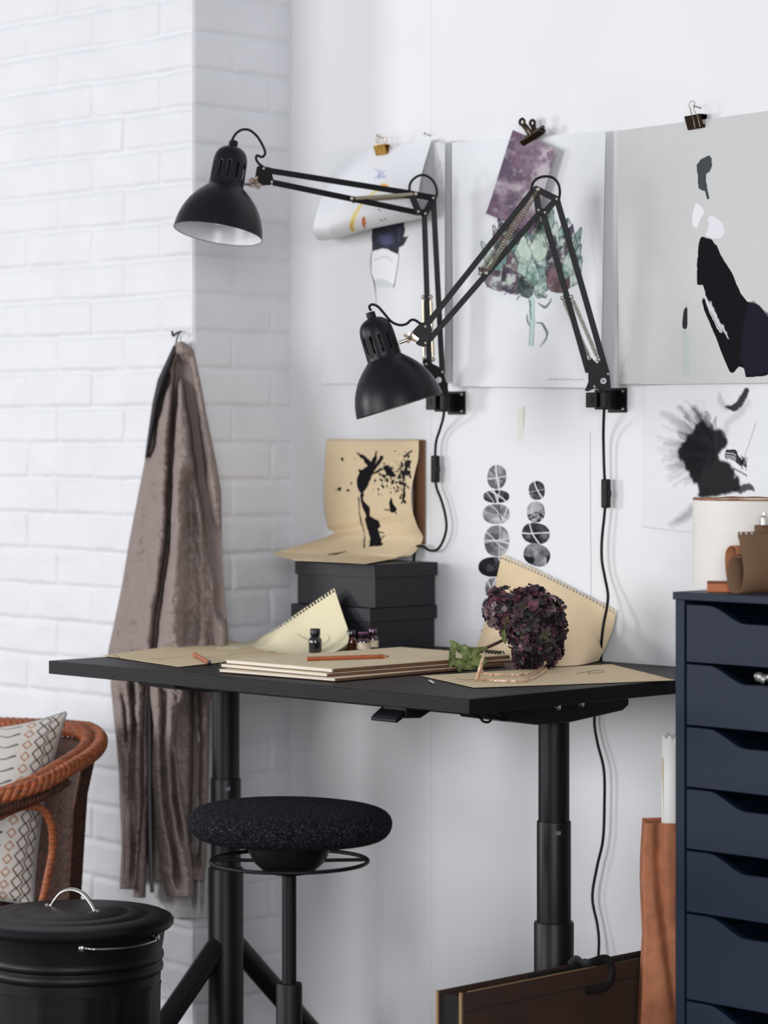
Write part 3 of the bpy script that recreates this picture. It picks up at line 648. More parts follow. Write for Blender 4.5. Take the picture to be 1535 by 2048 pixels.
# bulldog clip
c = Vector(at_y(1066, 276, WY - .030)); t = thing('bulldog_clip', 'dark metal bulldog clip holding the purple swatch', 'clip', c)
e = Vector((.93, -.0, .36)).normalized(); up = Vector((-.36, 0, .93)).normalized(); n = Vector((0, -1, 0))
for sg in (-1, 1):
    jaw = MB().prism([c - e * .031 + n * sg * .001 - up * .005, c - e * .031 + n * sg * .011 + up * .004, c - e * .031 + n * sg * .0045 + up * .0085, c - e * .031 + n * sg * .0005 + up * .003], e * .062)
    obj('jaw', jaw, M_DARKCLIP, t, bevel=.0008)
    lv = [c + up * .004 + n * sg * .004, c + up * .018 + n * sg * .010, c + up * .034 + n * sg * .016 - e * .004]
    mb = MB().tube(cr(lv, 5), [.006] * 11, 12, flat=.28)
    o2 = lv[-1] + up * .004
    mb.tube([o2 + (up * math.sin(a) + e * math.cos(a)) * .0065 for a in np.linspace(0, 2 * math.pi, 17)], .003, 8)
    obj('lever', mb, M_DARKCLIP, t)
obj('spring_barrel', MB().tube([c - e * .02 + up * .009, c + e * .034 + up * .009], .0045, 12), M_DARKCLIP, t)

# ================================================================== COAT ON ITS HOOK
M_LINEN = mat('washed_linen', (148, 134, 129), .9, var=.05, vscale=30, bump=.5, bscale=420, spec=.04)
M_COLLAR = mat('collar_shade_and_loop', (44, 40, 44), .9, var=.1, vscale=60, bump=.4)  # dark tone carries the shade inside the collar; also the loop's cloth
M_PALE = mat('pale_grey_cloth', (196, 192, 192), .9, var=.05, vscale=30, bump=.4)
HY = PY - .004
hk = Vector(at_y(358, 672, HY)); t = thing('wall_hook', 'small dark wall hook in the brick pillar carrying the taupe linen coat', 'hook', hk)
obj('hook_prong', MB().tube(cr([hk + Vector((0, .006, .010)), hk + Vector((.002, -.010, .006)), hk + Vector((.004, -.020, .0)), hk + Vector((.006, -.026, .010))], 6), .0026, 8), M_DARKCLIP, t)
obj('hook_plate', MB().lathe([(.009, 0), (.009, .003)], hk + Vector((0, .014, .006)), (0, -1, 0), 16, close=True), M_DARKCLIP, t)
coat = thing('linen_coat', 'long taupe linen coat hanging from a hook at the brick pillar corner', 'coat', (hk.x, HY, .3))
def interp(tab, y): a = np.array(tab, float); return np.interp(y, a[:, 0], a[:, 1])
def cloth(name, Lt, Rt, y0, y1, depth, m, parent, nu=90, nv=220, base=0., valleys=(), crease=.004, edge=.55, seed=4, solid=.0025):
    ys = np.linspace(y0, y1, nv); s = np.linspace(0, 1, nu); P = np.zeros((nv, nu, 3))
    S2, Y2 = np.meshgrid(s, ys); L = interp(Lt, Y2); R = interp(Rt, Y2); X2 = L + (R - L) * S2
    D = interp(depth, Y2) * np.sin(np.pi * S2) ** edge + base
    for path, w0, dp in valleys:
        pv = interp(path, Y2); lo, hi = path[0][0], path[-1][0]
        f = np.clip((Y2 - lo) / 40, 0, 1) * np.clip((hi - Y2) / 40, 0, 1)
        ww = w0 * (.7 + .6 * fbm(Y2 * 0, Y2, 90, 2, seed))
        D = D - 1.8 * dp * f * np.exp(-((X2 - pv) / ww) ** 2)
    D = D + crease * 2.6 * (fbm(X2 + Y2 * .35, Y2 * .8, 34, 3, seed) - .5) * np.clip((Y2 - y0) / 80, .2, 1)
    D = D + crease * 3.2 * (fbm(X2 * 2.2, Y2 * .35, 60, 3, seed + 5) - .5)
    D = D + crease * 1.4 * (np.abs(fbm(X2 - Y2 * .4, Y2, 20, 3, seed + 8) - .5) * 2) ** .7
    D = np.maximum(D, .003 + base * .5)
    rx = (X2 - CX)[..., None] / F * XD + ZD; tt = (HY - D - CAM[1]) / rx[..., 1]
    P = np.stack([CAM[0] + tt * rx[..., 0], HY - D, CZ + (HOR - Y2) / F * tt], -1)
    return gridobj(name, P, m, parent, solid=solid)
Lt = [(684, 352), (700, 344), (740, 325), (760, 317), (804, 307), (859, 299), (930, 289), (1016, 272), (1084, 259), (1170, 245), (1238, 231), (1303, 217), (1340, 220), (1480, 236), (1600, 240), (1700, 245), (1760, 250)]
Rt = [(684, 366), (700, 386), (760, 399), (831, 412), (934, 433), (982, 441), (1050, 442), (1152, 445), (1275, 455), (1320, 454), (1400, 420), (1700, 412), (1760, 408)]
V = [([(700, 357), (740, 354), (860, 345), (1000, 339), (1100, 335), (1170, 324), (1240, 314), (1340, 306), (1500, 303), (1740, 300)], 7, .034),
     ([(705, 366), (760, 375), (850, 389), (960, 404), (1060, 424), (1150, 438), (1250, 446)], 11, .05),
     ([(720, 346), (780, 324), (850, 306), (930, 298)], 9, .03),
     ([(930, 378), (1050, 384), (1150, 386), (1320, 388)], 22, .028),
     ([(1000, 410), (1100, 412), (1250, 420), (1330, 425)], 10, .022),
     ([(960, 300), (1100, 290), (1200, 275), (1320, 262)], 13, .014),
     ([(900, 365), (1000, 360), (1150, 352), (1320, 345)], 14, -.012),
     ([(1120, 242 + 20), (1200, 250), (1320, 238)], 8, .012),
     ([(1340, 390), (1500, 392), (1740, 388)], 10, .03), ([(1340, 265), (1500, 262), (1740, 268)], 9, .02)]
cloth('coat_body', Lt, Rt, 684, 1760, [(684, .02), (740, .05), (900, .075), (1100, .095), (1300, .11), (1340, .085), (1700, .06)], M_LINEN, coat, 120, 420, .004, V, crease=.007)
# shade inside the collar, put in as a dark strip along the left edge
cloth('collar_shade', [(690, 348), (760, 316), (804, 306), (859, 298), (920, 290)], [(690, 358), (760, 332), (804, 318), (859, 307), (920, 294)], 692, 915, [(690, .02), (760, .05), (860, .045), (920, .02)], M_COLLAR, coat, 20, 60, .012, crease=.002)['label'] = 'dark strip for the shade inside the collar'
SB = .085
lp = [at_y(p, q, HY - .02) for p, q in [(351, 692), (354, 676), (358, 664), (361, 676), (363, 692)]]
obj('hanging_loop', MB().tube(cr(lp, 6), .0018, 8, flat=.5), M_COLLAR, coat)
cloth('sleeve', [(1300, 224), (1370, 222), (1480, 233), (1600, 243), (1700, 244), (1778, 240)], [(1300, 290), (1400, 288), (1500, 284), (1600, 286), (1700, 278), (1778, 270)], 1300, 1778, [(1300, .03), (1500, .05), (1778, .04)], M_LINEN, coat, 60, 220, SB,
      [([(1340, 262), (1450, 268), (1560, 262), (1700, 266), (1779, 262)], 7, .02), ([(1360, 243), (1420, 250), (1520, 255)], 6, .014), ([(1600, 252), (1778, 250)], 4, .012)], crease=.0075, seed=14)
cloth('sleeve', [(1300, 300), (1390, 301), (1450, 308), (1550, 304), (1650, 312), (1740, 322), (1792, 334)], [(1300, 380), (1390, 372), (1440, 356), (1480, 350), (1550, 356), (1650, 372), (1740, 384), (1792, 386)], 1300, 1792, [(1300, .03), (1500, .05), (1792, .045)], M_LINEN, coat, 70, 240, SB,
      [([(1320, 325), (1400, 330), (1500, 326), (1600, 330), (1700, 348), (1792, 362)], 8, .022), ([(1480, 342), (1600, 350), (1700, 368)], 7, .02)], crease=.0075, seed=24)
cloth('coat_flap', [(1700, 262), (1792, 268)], [(1700, 292), (1792, 290)], 1560, 1795, [(1560, .02), (1795, .03)], M_LINEN, coat, 24, 90, .05, crease=.004, seed=33)
# zip tape down the middle
zp = [at_y(p, q, HY - .075) for p, q in [(297, 1330), (298, 1450), (299, 1600), (301, 1700), (304, 1785)]]
obj('zip_tape', MB().tube(cr(zp, 8), .0045, 8, flat=.5), mat('grey_zip', (90, 88, 92), .5, .3), coat)['label'] = 'dark zip tape'
pale = cloth('pale_garment', [(1300, 345), (1480, 340), (1700, 318), (1790, 308), (1832, 345)], [(1300, 416), (1700, 416), (1838, 414)], 1300, 1836, [(1300, .015), (1600, .02), (1836, .03)], M_PALE, None, 70, 200, -.0,
      [([(1300, 388), (1500, 390), (1700, 388), (1840, 388)], 6, .012), ([(1300, 402), (1840, 404)], 4, .008)], crease=.004, seed=44)
tag(pale, 'pale grey garment hanging behind the taupe coat, its hem below the coat sleeves', 'garment')
pale.location.y = .0

# ================================================================== WALL LAMPS
def slats(a, b, n): return [a + (b - a) * i / n for i in range(n + 1)]
def lamp(name, label, Z0, k, pxp, G, grp):
    """every point is given in the lamp's own plane: (px,py) at distance Z0 + k*(px-pxp) metres, e = offset toward the room"""
    def L(p, e=0.): return Vector(at_d(p[0], p[1], Z0 + k * (p[0] - pxp) - e))
    m1 = Z0 / F; N = -DV
    piv = Vector(at_y(G['mount'][0], G['mount'][1], WY))
    t = thing('wall_lamp', label, 'lamp', piv, grp)
    # bracket on the wall
    ax, ay, bx_, by_ = G['plate']; A = Vector(at_y(ax, ay, WY)); B = Vector(at_y(bx_, by_, WY))
    br = obj('wall_bracket', MB().box((A.x, WY - .004, B.z), (B.x, WY, A.z)).box((A.x + .004, WY - .05, B.z + .006), (A.x + .026, WY - .004, A.z - .004)), M_BLKM, t, smooth=False, bevel=.0012)
    for zf in (.008, -.008):
        zc = (A.z - .008) if zf > 0 else B.z + .008
        obj('screw', MB().lathe([(.0036, 0), (.0032, .0012), (.001, .0016), (.0005, .001)], (B.x - .009, WY - .004, zc), (0, -1, 0), 16), M_STEEL, br)
    s0 = L(G['spindle'][0]); s1 = L(G['spindle'][1])
    blk = Vector((s1.x, s1.y, (A.z + B.z) / 2))
    obj('socket_block', MB().box((A.x - .006, blk.y - .014, B.z + .010), (A.x + .024, WY - .03, A.z - .010)).lathe([(.011, 0), (.011, .032)], (blk.x, blk.y, blk.z - .016), (0, 0, 1), 20, close=True), M_BLKM, br, smooth=False, bevel=.0015)
    obj('socket_hole', MB().lathe([(.0075, 0), (.0075, .001)], (A.x + .006, blk.y - .0142, blk.z + .002), (0, -1, 0), 18, close=True), M_CORD, br)
    obj('spindle', MB().tube([s0, s1], .006, 14), M_BLKM, t)
    # base casting
    bc = obj('base_joint', MB().prism([L(p, .012) for p in G['base']], DV * .003).prism([L(p, -.012) for p in G['base']], DV * .003).prism([L(p, .010) for p in G['base_core']], DV * .02), M_BLKM, t, smooth=False, bevel=.0008)
    def rivet(p, par, e=.0125, r=.0031, m=M_RIVET):
        o = L(p, e); obj('rivet', MB().lathe([(r, 0), (r, .0012), (r * .75, .0022), (r * .35, .0022), (r * .3, .0012), (.0001, .0012)], o, N, 16), m, par)
    for p in G['base_rivets']: rivet(p, bc)
    st = L(G['sticker'], .0156)
    sk = obj('sticker', MB().lathe([(.0001, .0004), (.0062, .0004), (.0062, 0)], st, N, 24), mat('grey_white_label', (196, 196, 200), .5), bc)
    mk = MB()
    for dx, dy, l in ((-1.6, -1.8, 3.0), (1.4, -.6, 3.4), (-.8, 2.2, 2.6)):
        c_ = L((G['sticker'][0] + dx, G['sticker'][1] + dy), .0163); mk.bar(c_ - (RV * .6 + UP) * m1 * l / 2, c_ + (RV * .6 + UP) * m1 * l / 2, m1 * 1.5, .0002, N)
    obj('sticker_mark', mk, M_CORD, sk, smooth=False)
    # arms
    for a, b in G['lower']: obj('arm_rail', MB().bar(L(a), L(b), G['w'] * m1, .011, N), M_BLKM, t, smooth=False, bevel=.001)
    for a, b in G['upper']: obj('arm_rail', MB().bar(L(a), L(b), G['w'] * m1, .011, N), M_BLKM, t, smooth=False, bevel=.001)
    e1, e2, e3, e4 = G['elbow']
    mb = MB()
    for e_ in (.0085, -.0085):
        for a, b in ((e1, e2), (e1, e3), (e2, e4), (e3, e4)):
            mb.bar(L(a, e_), L(b, e_), 13 * m1, .003, N)
        for a in (e1, e2, e3, e4): mb.lathe([(6.5 * m1, -.0015), (6.5 * m1, .0015)], L(a, e_), N, 20, close=True)
    el = obj('elbow_joint', mb, M_BLKM, t, smooth=False)
    for p in (e2, e3, e4): rivet(p, el, .0102)
    mb = MB()
    for e_ in (.0085, -.0085): mb.prism([L(p, e_) for p in G['head']], DV * .003)
    hd = obj('head_joint', mb, M_BLKM, t, smooth=False, bevel=.0008)
    for p in G['head_rivets']: rivet(p, hd, .0088)
    # springs
    for a, b, e_, sl, r in G['springs']:
        pa, pb = L(a, e_), L(b, e_); d = pb - pa; n = d.normalized(); o1 = n.cross(N).normalized(); turns = int(d.length / .0030)
        if sl:
            mb = MB().tube([pa + n * .008, pb - n * .008], r, 14)
        else:
            pts = []
            for i in range(turns * 8 + 1):
                q = i / (turns * 8); an = 2 * math.pi * i / 8
                pts.append(pa + n * .008 + (d - n * .016) * q + (o1 * math.cos(an) + N * math.sin(an)) * r)
            mb = MB().tube(pts, .00062, 5)
        mb.tube([pa, pa + n * .010], .0014, 8).tube([pb - n * .010, pb], .0014, 8)
        sp = obj('tension_spring', mb, M_BRASSY, t)
        for q in (pa, pb): obj('spring_pin', MB().lathe([(.0046, -.004), (.0046, .003), (.003, .0045), (.001, .0045)], q, N, 14, close=True), M_RIVET, sp)
    # knuckle
    kn = G['knuckle']
    mb = MB().tube([L(kn[0]), L(kn[1])], .0036, 12).tube([L(kn[1]), L(kn[2])], .0055, 12)
    mb.bar(L(kn[3], .010), L(kn[4], .010), .012, .0024, N).bar(L(kn[3], -.010), L(kn[4], -.010), .012, .0024, N)
    ck = obj('swivel_clamp', mb, M_STEEL, t)
    q = L(kn[2]); wn = MB().lathe([(.0055, -.02), (.0055, .020)], q, N, 14, close=True)
    wn.bar(q + N * .018 - RV * .013 + UP * .006, q + N * .018 + RV * .013 - UP * .008, .006, .004, N); wn.bar(q + N * .018 - RV * .005 - UP * .011, q + N * .018 + RV * .004 + UP * .012, .005, .004, N)
    obj('wing_nut', wn, M_DARKCLIP, ck)
    # head: cap and shade
    mo = L(G['mouth']); jn = L(G['join']); ax = (jn - mo); Hh = ax.length; ax.normalize(); ax = (ax + DV * G['tilt']).normalized()
    R = G['R'] * m1
    prof = [(1, 0), (.992, .06), (.975, .16), (.945, .28), (.90, .40), (.84, .52), (.77, .63), (.68, .74), (.58, .84), (.47, .93), (.39, 1.0)]
    sh = obj('lamp_shade', MB().lathe([(R * .985, .0)] + [(R * r, Hh * h) for r, h in prof], mo, ax, 72).tube([mo + (ax.orthogonal().normalized() * math.cos(a) + ax.cross(ax.orthogonal().normalized()) * math.sin(a)) * R * .993 for a in np.linspace(0, 2 * math.pi, 73)], .0009, 6, cap=False), M_SHADE, t)
    obj('inner_shade', MB().lathe([(R * r * .985, Hh * h + .0004) for r, h in prof], mo, ax, 72, ), M_WHITEIN, sh)['label'] = 'white enamelled inside'
    cl = G['cap'] * m1; rc = .385 * R; ringn = 6
    heights = [0, .10, .17, .54, .60, .70, .80, .88, .94, .98, 1.0]; radii = [1, 1, .995, .985, .98, .95, .88, .76, .58, .36, .12]
    def skip(i, kk): return i in (2,) and (kk % 8 in (0, 1))
    jt = mo + ax * Hh
    cp = MB().lathe([(rc * 1.02, -.001)] + [(rc * r, cl * h) for r, h in zip(radii, heights)], jt, ax, 96, skip=lambda i, kk: i == 3 and kk % 8 in (0, 1), ref=RV)
    cap = obj('lamp_cap', cp, M_SHADE, t, solid=.001)
    obj('lamp_holder', MB().lathe([(.021, .02), (.021, cl * .75), (.012, cl * .9)], jt, ax, 32, close=True), M_CORD, cap)
    obj('cord_grip', MB().lathe([(.0095, cl * .985), (.0095, cl * 1.12), (.0085, cl * 1.14), (.003, cl * 1.14)], jt, ax, 24, close=True), M_BLKM, cap)
    # bulb inside
    bl = MB().lathe([(.012, .0), (.020, -.02), (.028, -.04), (.030, -.055), (.024, -.072), (.012, -.082), (.0005, -.085)], jt, ax, 32)
    obj('bulb', bl, mat('opal_glass', (235, 235, 235), .2), t)
    # cables
    obj('head_cable', MB().tube([L((p[0], p[1]), p[2] if len(p) > 2 else 0) for p in cr([q if len(q) > 2 else (*q, 0.) for q in G['hcable']], 8)], .0027, 10), M_CORD, t)
    obj('elbow_cable', MB().tube([L((p[0], p[1]), p[2]) for p in cr([(*q, .004) for q in G['ecable']], 8)], .0027, 10), M_CORD, t)
    cw_ = [Vector(at_y(p, q, yy)) for p, q, yy in cr(G['cord'], 8)]
    cd = obj('power_cord', MB().tube(cw_, .0029, 10), M_CORD, t)
    (sx0, sy0), (sx1, sy1), yy = G['switch']; a, b = Vector(at_y(sx0, sy0, yy)), Vector(at_y(sx1, sy1, yy)); 
    mb = MB().bar(a, b, .0165, .014, (0, -1, 0))
    sw = obj('cord_switch', mb, M_CORD, cd, smooth=False, bevel=.003)
    md = (a + b) / 2 + Vector((.0092, 0, -.002)); obj('rocker', MB().prism([md + Vector((-.003, -.004, .012)), md + Vector((.001, -.004, .010)), md + Vector((.0028, -.004, 0)), md + Vector((-.001, -.004, -.012)), md + Vector((-.003, -.004, -.012))], (0, .008, 0)), M_BLKM, sw, smooth=False, bevel=.0006)
    return t
GR = dict(mount=(1217, 800), plate=(1217, 776, 1254, 825), spindle=[(1211, 745), (1209, 800)],
    base=[(1175, 722), (1183, 717), (1194, 727), (1202, 717), (1210, 728), (1218, 746), (1222, 782), (1212, 782), (1188, 777), (1175, 783), (1169, 781), (1176, 764)],
    base_core=[(1180, 742), (1212, 738), (1219, 778), (1190, 772), (1180, 766)], base_rivets=[(1215, 748), (1188, 773)], sticker=(1206, 762),
    lower=[((1085, 424), (1176, 745)), ((1113, 398), (1213, 748))], upper=[((1068, 378), (851, 652)), ((1079, 425), (856, 682))], w=11.5,
    elbow=[(1071, 378), (1112, 398), (1076, 420), (1089, 425)],
    head=[(824, 663), (836, 650), (850, 643), (860, 646), (864, 660), (857, 686), (848, 694), (836, 691), (824, 681)], head_rivets=[(850, 653), (850, 686)],
    springs=[((1075, 379), (972, 546), .012, 0, .0052), ((1062, 384), (960, 546), -.012, 0, .0052), ((1196, 719), (1142, 594), .012, 0, .0042), ((1180, 719), (1124, 596), -.012, 0, .0042)],
    knuckle=[(797, 686), (814, 680), (820, 676), (816, 668), (834, 682)],
    mouth=(798.5, 811.5), join=(768.5, 716), tilt=.02, R=89.5, cap=84,
    hcable=[(742, 622), (738, 614), (744, 609), (755, 613), (767, 626), (782, 643), (798, 650), (812, 648), (822, 640), (831, 641), (840, 647), (850, 648)],
    ecable=[(1063, 388), (1063, 372), (1071, 359), (1087, 353), (1104, 355), (1115, 366), (1119, 383), (1117, 400)],
    cord=[(1208, 806, WY - .055), (1207, 830, WY - .045), (1206, 875, WY - .02), (1208, 950, WY - .016), (1211, 985, WY - .016), (1208, 1030, WY - .016), (1203, 1080, WY - .016), (1203, 1120, WY - .016), (1209, 1155, WY - .016), (1215, 1188, WY - .022), (1213, 1215, WY - .032), (1206, 1250, WY - .046), (1202, 1285, WY - .044), (1201, 1310, WY - .026), (1201, 1330, WY - .012), (1195, 1380, WY - .011), (1188, 1440, WY - .012), (1194, 1485, WY - .014), (1207, 1540, WY - .016), (1208, 1610, WY - .016), (1205, 1680, WY - .016), (1193, 1735, WY - .016), (1184, 1795, WY - .016), (1194, 1850, WY - .016), (1197, 1890, WY - .02), (1192, 1950, WY - .03), (1180, 2010, WY - .03), (1170, 2150, WY - .03), (1160, 2270, WY - .05)],
    switch=((1211, 958), (1211, 1016), WY - .016))
zr = depth_of(at_y(1209, 800, WY - .052))
lamp('wall_lamp', 'black wall lamp nearest the drawer unit, arm bent sharply, shade hanging above the boxes', zr, .00006, 1209, GR, 'black jointed wall lamps')
GL = dict(mount=(892, 806), plate=(897, 783, 931, 829), spindle=[(890, 765), (889, 806)],
    base=[(844, 724), (848, 717), (857, 722), (866, 728), (876, 733), (886, 742), (893, 768), (899, 793), (888, 790), (872, 772), (858, 750), (850, 738)],
    base_core=[(855, 736), (880, 742), (892, 786), (872, 768)], base_rivets=[(884, 744), (852, 728)], sticker=(877, 760),
    lower=[((848, 428), (858, 735)), ((866, 396), (884, 748))], upper=[((824, 387), (523, 339)), ((838, 426), (545, 365))], w=11,
    elbow=[(822, 388), (866, 396), (836, 423), (850, 427)],
    head=[(513, 334), (519, 331), (541, 335), (547, 362), (541, 370), (522, 371), (509, 359)], head_rivets=[(527, 337), (543, 364)],
    springs=[((703, 397), (831, 388), .012, 1, .0038), ((707, 402), (834, 393), -.012, 1, .0038), ((846, 594), (848, 719), -.013, 1, .0032), ((861, 594), (866, 719), .013, 1, .0032)],
    knuckle=[(486, 366), (501, 370), (511, 366), (500, 358), (520, 376)],
    mouth=(435.5, 467), join=(451.5, 371), tilt=.08, R=86.5, cap=80,
    hcable=[(463, 287), (466, 276), (474, 265), (486, 259), (500, 261), (514, 273), (525, 291), (530, 306), (524, 314), (514, 311), (512, 318), (518, 328), (528, 335)],
    ecable=[(818, 386), (820, 367), (832, 354), (847, 350), (862, 358), (871, 372), (873, 388), (869, 400)],
    cord=[(888, 812, WY - .055), (886, 835, WY - .04), (879, 860, WY - .02), (871, 888, WY - .016), (870, 938, WY - .016), (872, 972, WY - .016), (882, 1000, WY - .016), (890, 1030, WY - .016), (892, 1058, WY - .016), (884, 1085, WY - .016), (872, 1100, WY - .016), (857, 1100, WY - .018), (844, 1092, WY - .022), (830, 1100, WY - .016), (826, 1160, WY - .014), (828, 1300, WY - .012), (828, 1420, WY - .012)],
    switch=((870, 911), (870, 965), WY - .016))
zl = depth_of(at_y(889, 806, WY - .052))
lamp('wall_lamp', 'black wall lamp reaching left to the brick pillar, white inside of its shade showing', zl, .0005, 889, GL, 'black jointed wall lamps')

# ================================================================== BOXES ON THE DESK
XB = at_y(872, 1124, .80)[0]; YB = at_x(750, 1130, XB)[1]; XL = at_y(589.5, 1125, YB)[0]; ZB = ZT + .189; ZM = ZT + .096
def cardbox(label, x0, x1, y0, y1, z0, z1, lid, grp):
    t = thing('storage_box', label, 'box', ((x0 + x1) / 2, (y0 + y1) / 2, z0), grp); q = .004
    obj('box_body', MB().box((x0 + q, y0 + q, z0), (x1 - q, y1 - q, z1 - .006)), M_BOX, t, smooth=False, bevel=.0008)
    mb = MB().box((x0, y0, z1 - .0016), (x1, y1, z1)).box((x0, y0, z1 - lid), (x0 + .0018, y1, z1)).box((x1 - .0018, y0, z1 - lid), (x1, y1, z1)).box((x0, y0, z1 - lid), (x1, y0 + .0018, z1)).box((x0, y1 - .0018, z1 - lid), (x1, y1, z1))
    obj('box_lid', mb, M_BOX, t, smooth=False, bevel=.0006)
cardbox('black card storage box resting directly on the desk, under another box', XL - .006, XB - .008, YB - .006, YB + .196, ZT, ZM, .029, 'black storage boxes')
cardbox('black card storage box on top of the stack, under the ink-splashed sheet', XL, XB, YB, YB + .19, ZM + .0005, ZB, .028, 'black storage boxes')

# ================================================================== LOOSE SHEETS
KR = (224, 203, 168)
def frompx(pts): return np.array(pts, float)
def sheet(name, P, base, paint, label, keep=None, cat='paper', seed=3, solid=.0006, group=None, tooth=.03):
    X, Y = proj(P); c = Canvas(X, Y, base, tooth, seed)
    if paint: paint(c)
    return tag(gridobj(name, P, M_P, color=c.C, keep=keep, solid=solid), label, cat, group)
def holes(P, pitch, r, inset, torn=0, seed=1, along='top'):
    """perforation at the first rows of a Coons patch; returns keep mask on faces"""
    nv, nu = P.shape[:2]; row = P[0]; du = np.r_[0, np.cumsum(np.linalg.norm(np.diff(row, axis=0), axis=1))]
    dv = np.concatenate([np.zeros((1, nu)), np.cumsum(np.linalg.norm(np.diff(P, axis=0), axis=2), axis=0)])
    um = (du[:-1] + du[1:])[None, :] / 2 + np.zeros((nv - 1, 1)); vm = (dv[:-1, :-1] + dv[1:, 1:]) / 2
    k = np.floor(um / pitch); fu = um - (k + .5) * pitch
    hole = (np.abs(fu / (r * .9)) ** 3 + np.abs((vm - inset) / r) ** 3) < 1
    rr = np.random.default_rng(seed); tt = rr.random(400)[(k.astype(int)) % 400]
    slit = (np.abs(fu + .0010) < .0009 + (tt < torn) * .0016) & (vm < inset)
    rag = vm < .0008 * rr.random(4000)[(um * 1500).astype(int) % 4000] * 2
    return ~(hole | slit | rag)
def vgrid(L, n1=44, n2=60, near=.011):      # denser rows along the torn edge
    return np.r_[np.linspace(0, near, n1, endpoint=False), np.linspace(near, L, n2)] / L
def coons_v(top, bot, left, right, nu, vs):
    T, B = resample(top, nu), resample(bot, nu)
    def res(c):
        P = np.array(c, float); d = np.r_[0, np.cumsum(np.linalg.norm(np.diff(P, axis=0), axis=1))]; t = vs * d[-1]
        return np.stack([np.interp(t, d, P[:, k]) for k in range(3)], 1)
    L, R = res(left), res(right); u = np.linspace(0, 1, nu)[None, :, None]; v = vs[:, None, None]
    return ((1 - v) * T[None] + v * B[None] + (1 - u) * L[:, None] + u * R[:, None] - ((1 - u) * (1 - v) * T[0] + u * (1 - v) * T[-1] + (1 - u) * v * B[0] + u * v * B[-1]))
# ink-splashed sheet bending off the top of the boxes
xr_ = at_y(845, 900, WY - .004)[0]; xl_ = at_y(656, 900, WY - .006)[0]
Rr = cr([at_x(p, q, xr_) for p, q in [(837, 878), (836, 915), (829, 945), (822, 982), (824, 1020), (834, 1052), (845, 1078)]] + [(xr_ - .003, WY - .035, ZB + .014), (xr_ - .02, WY - .075, ZB + .006), at_z(735, 1127, ZB + .003)], 8)
Ll = cr([at_x(p, q, xl_) for p, q in [(652, 877), (650, 930), (648, 980), (649, 1015), (654, 1050), (657, 1072)]] + [(xl_ - .002, .70, ZB + .022), (xl_ - .01, .665, ZB + .012), at_z(592, 1121, ZB + .004)], 8)
Tt = cr([at_y(652, 877, WY - .008), at_y(740, 878, WY - .012), at_y(837, 878, WY - .008)], 20)
Bt = cr([at_z(592, 1121, ZB + .004), at_z(660, 1124, ZB + .007), at_z(735, 1128, ZB + .003)], 20)
Ll[0] = Tt[0]; Rr[0] = Tt[-1]; Bt[0] = Ll[-1]; Bt[-1] = Rr[-1]
P = coons_v(Tt, Bt, Ll, Rr, 260, vgrid(.42, 22, 330, .010))
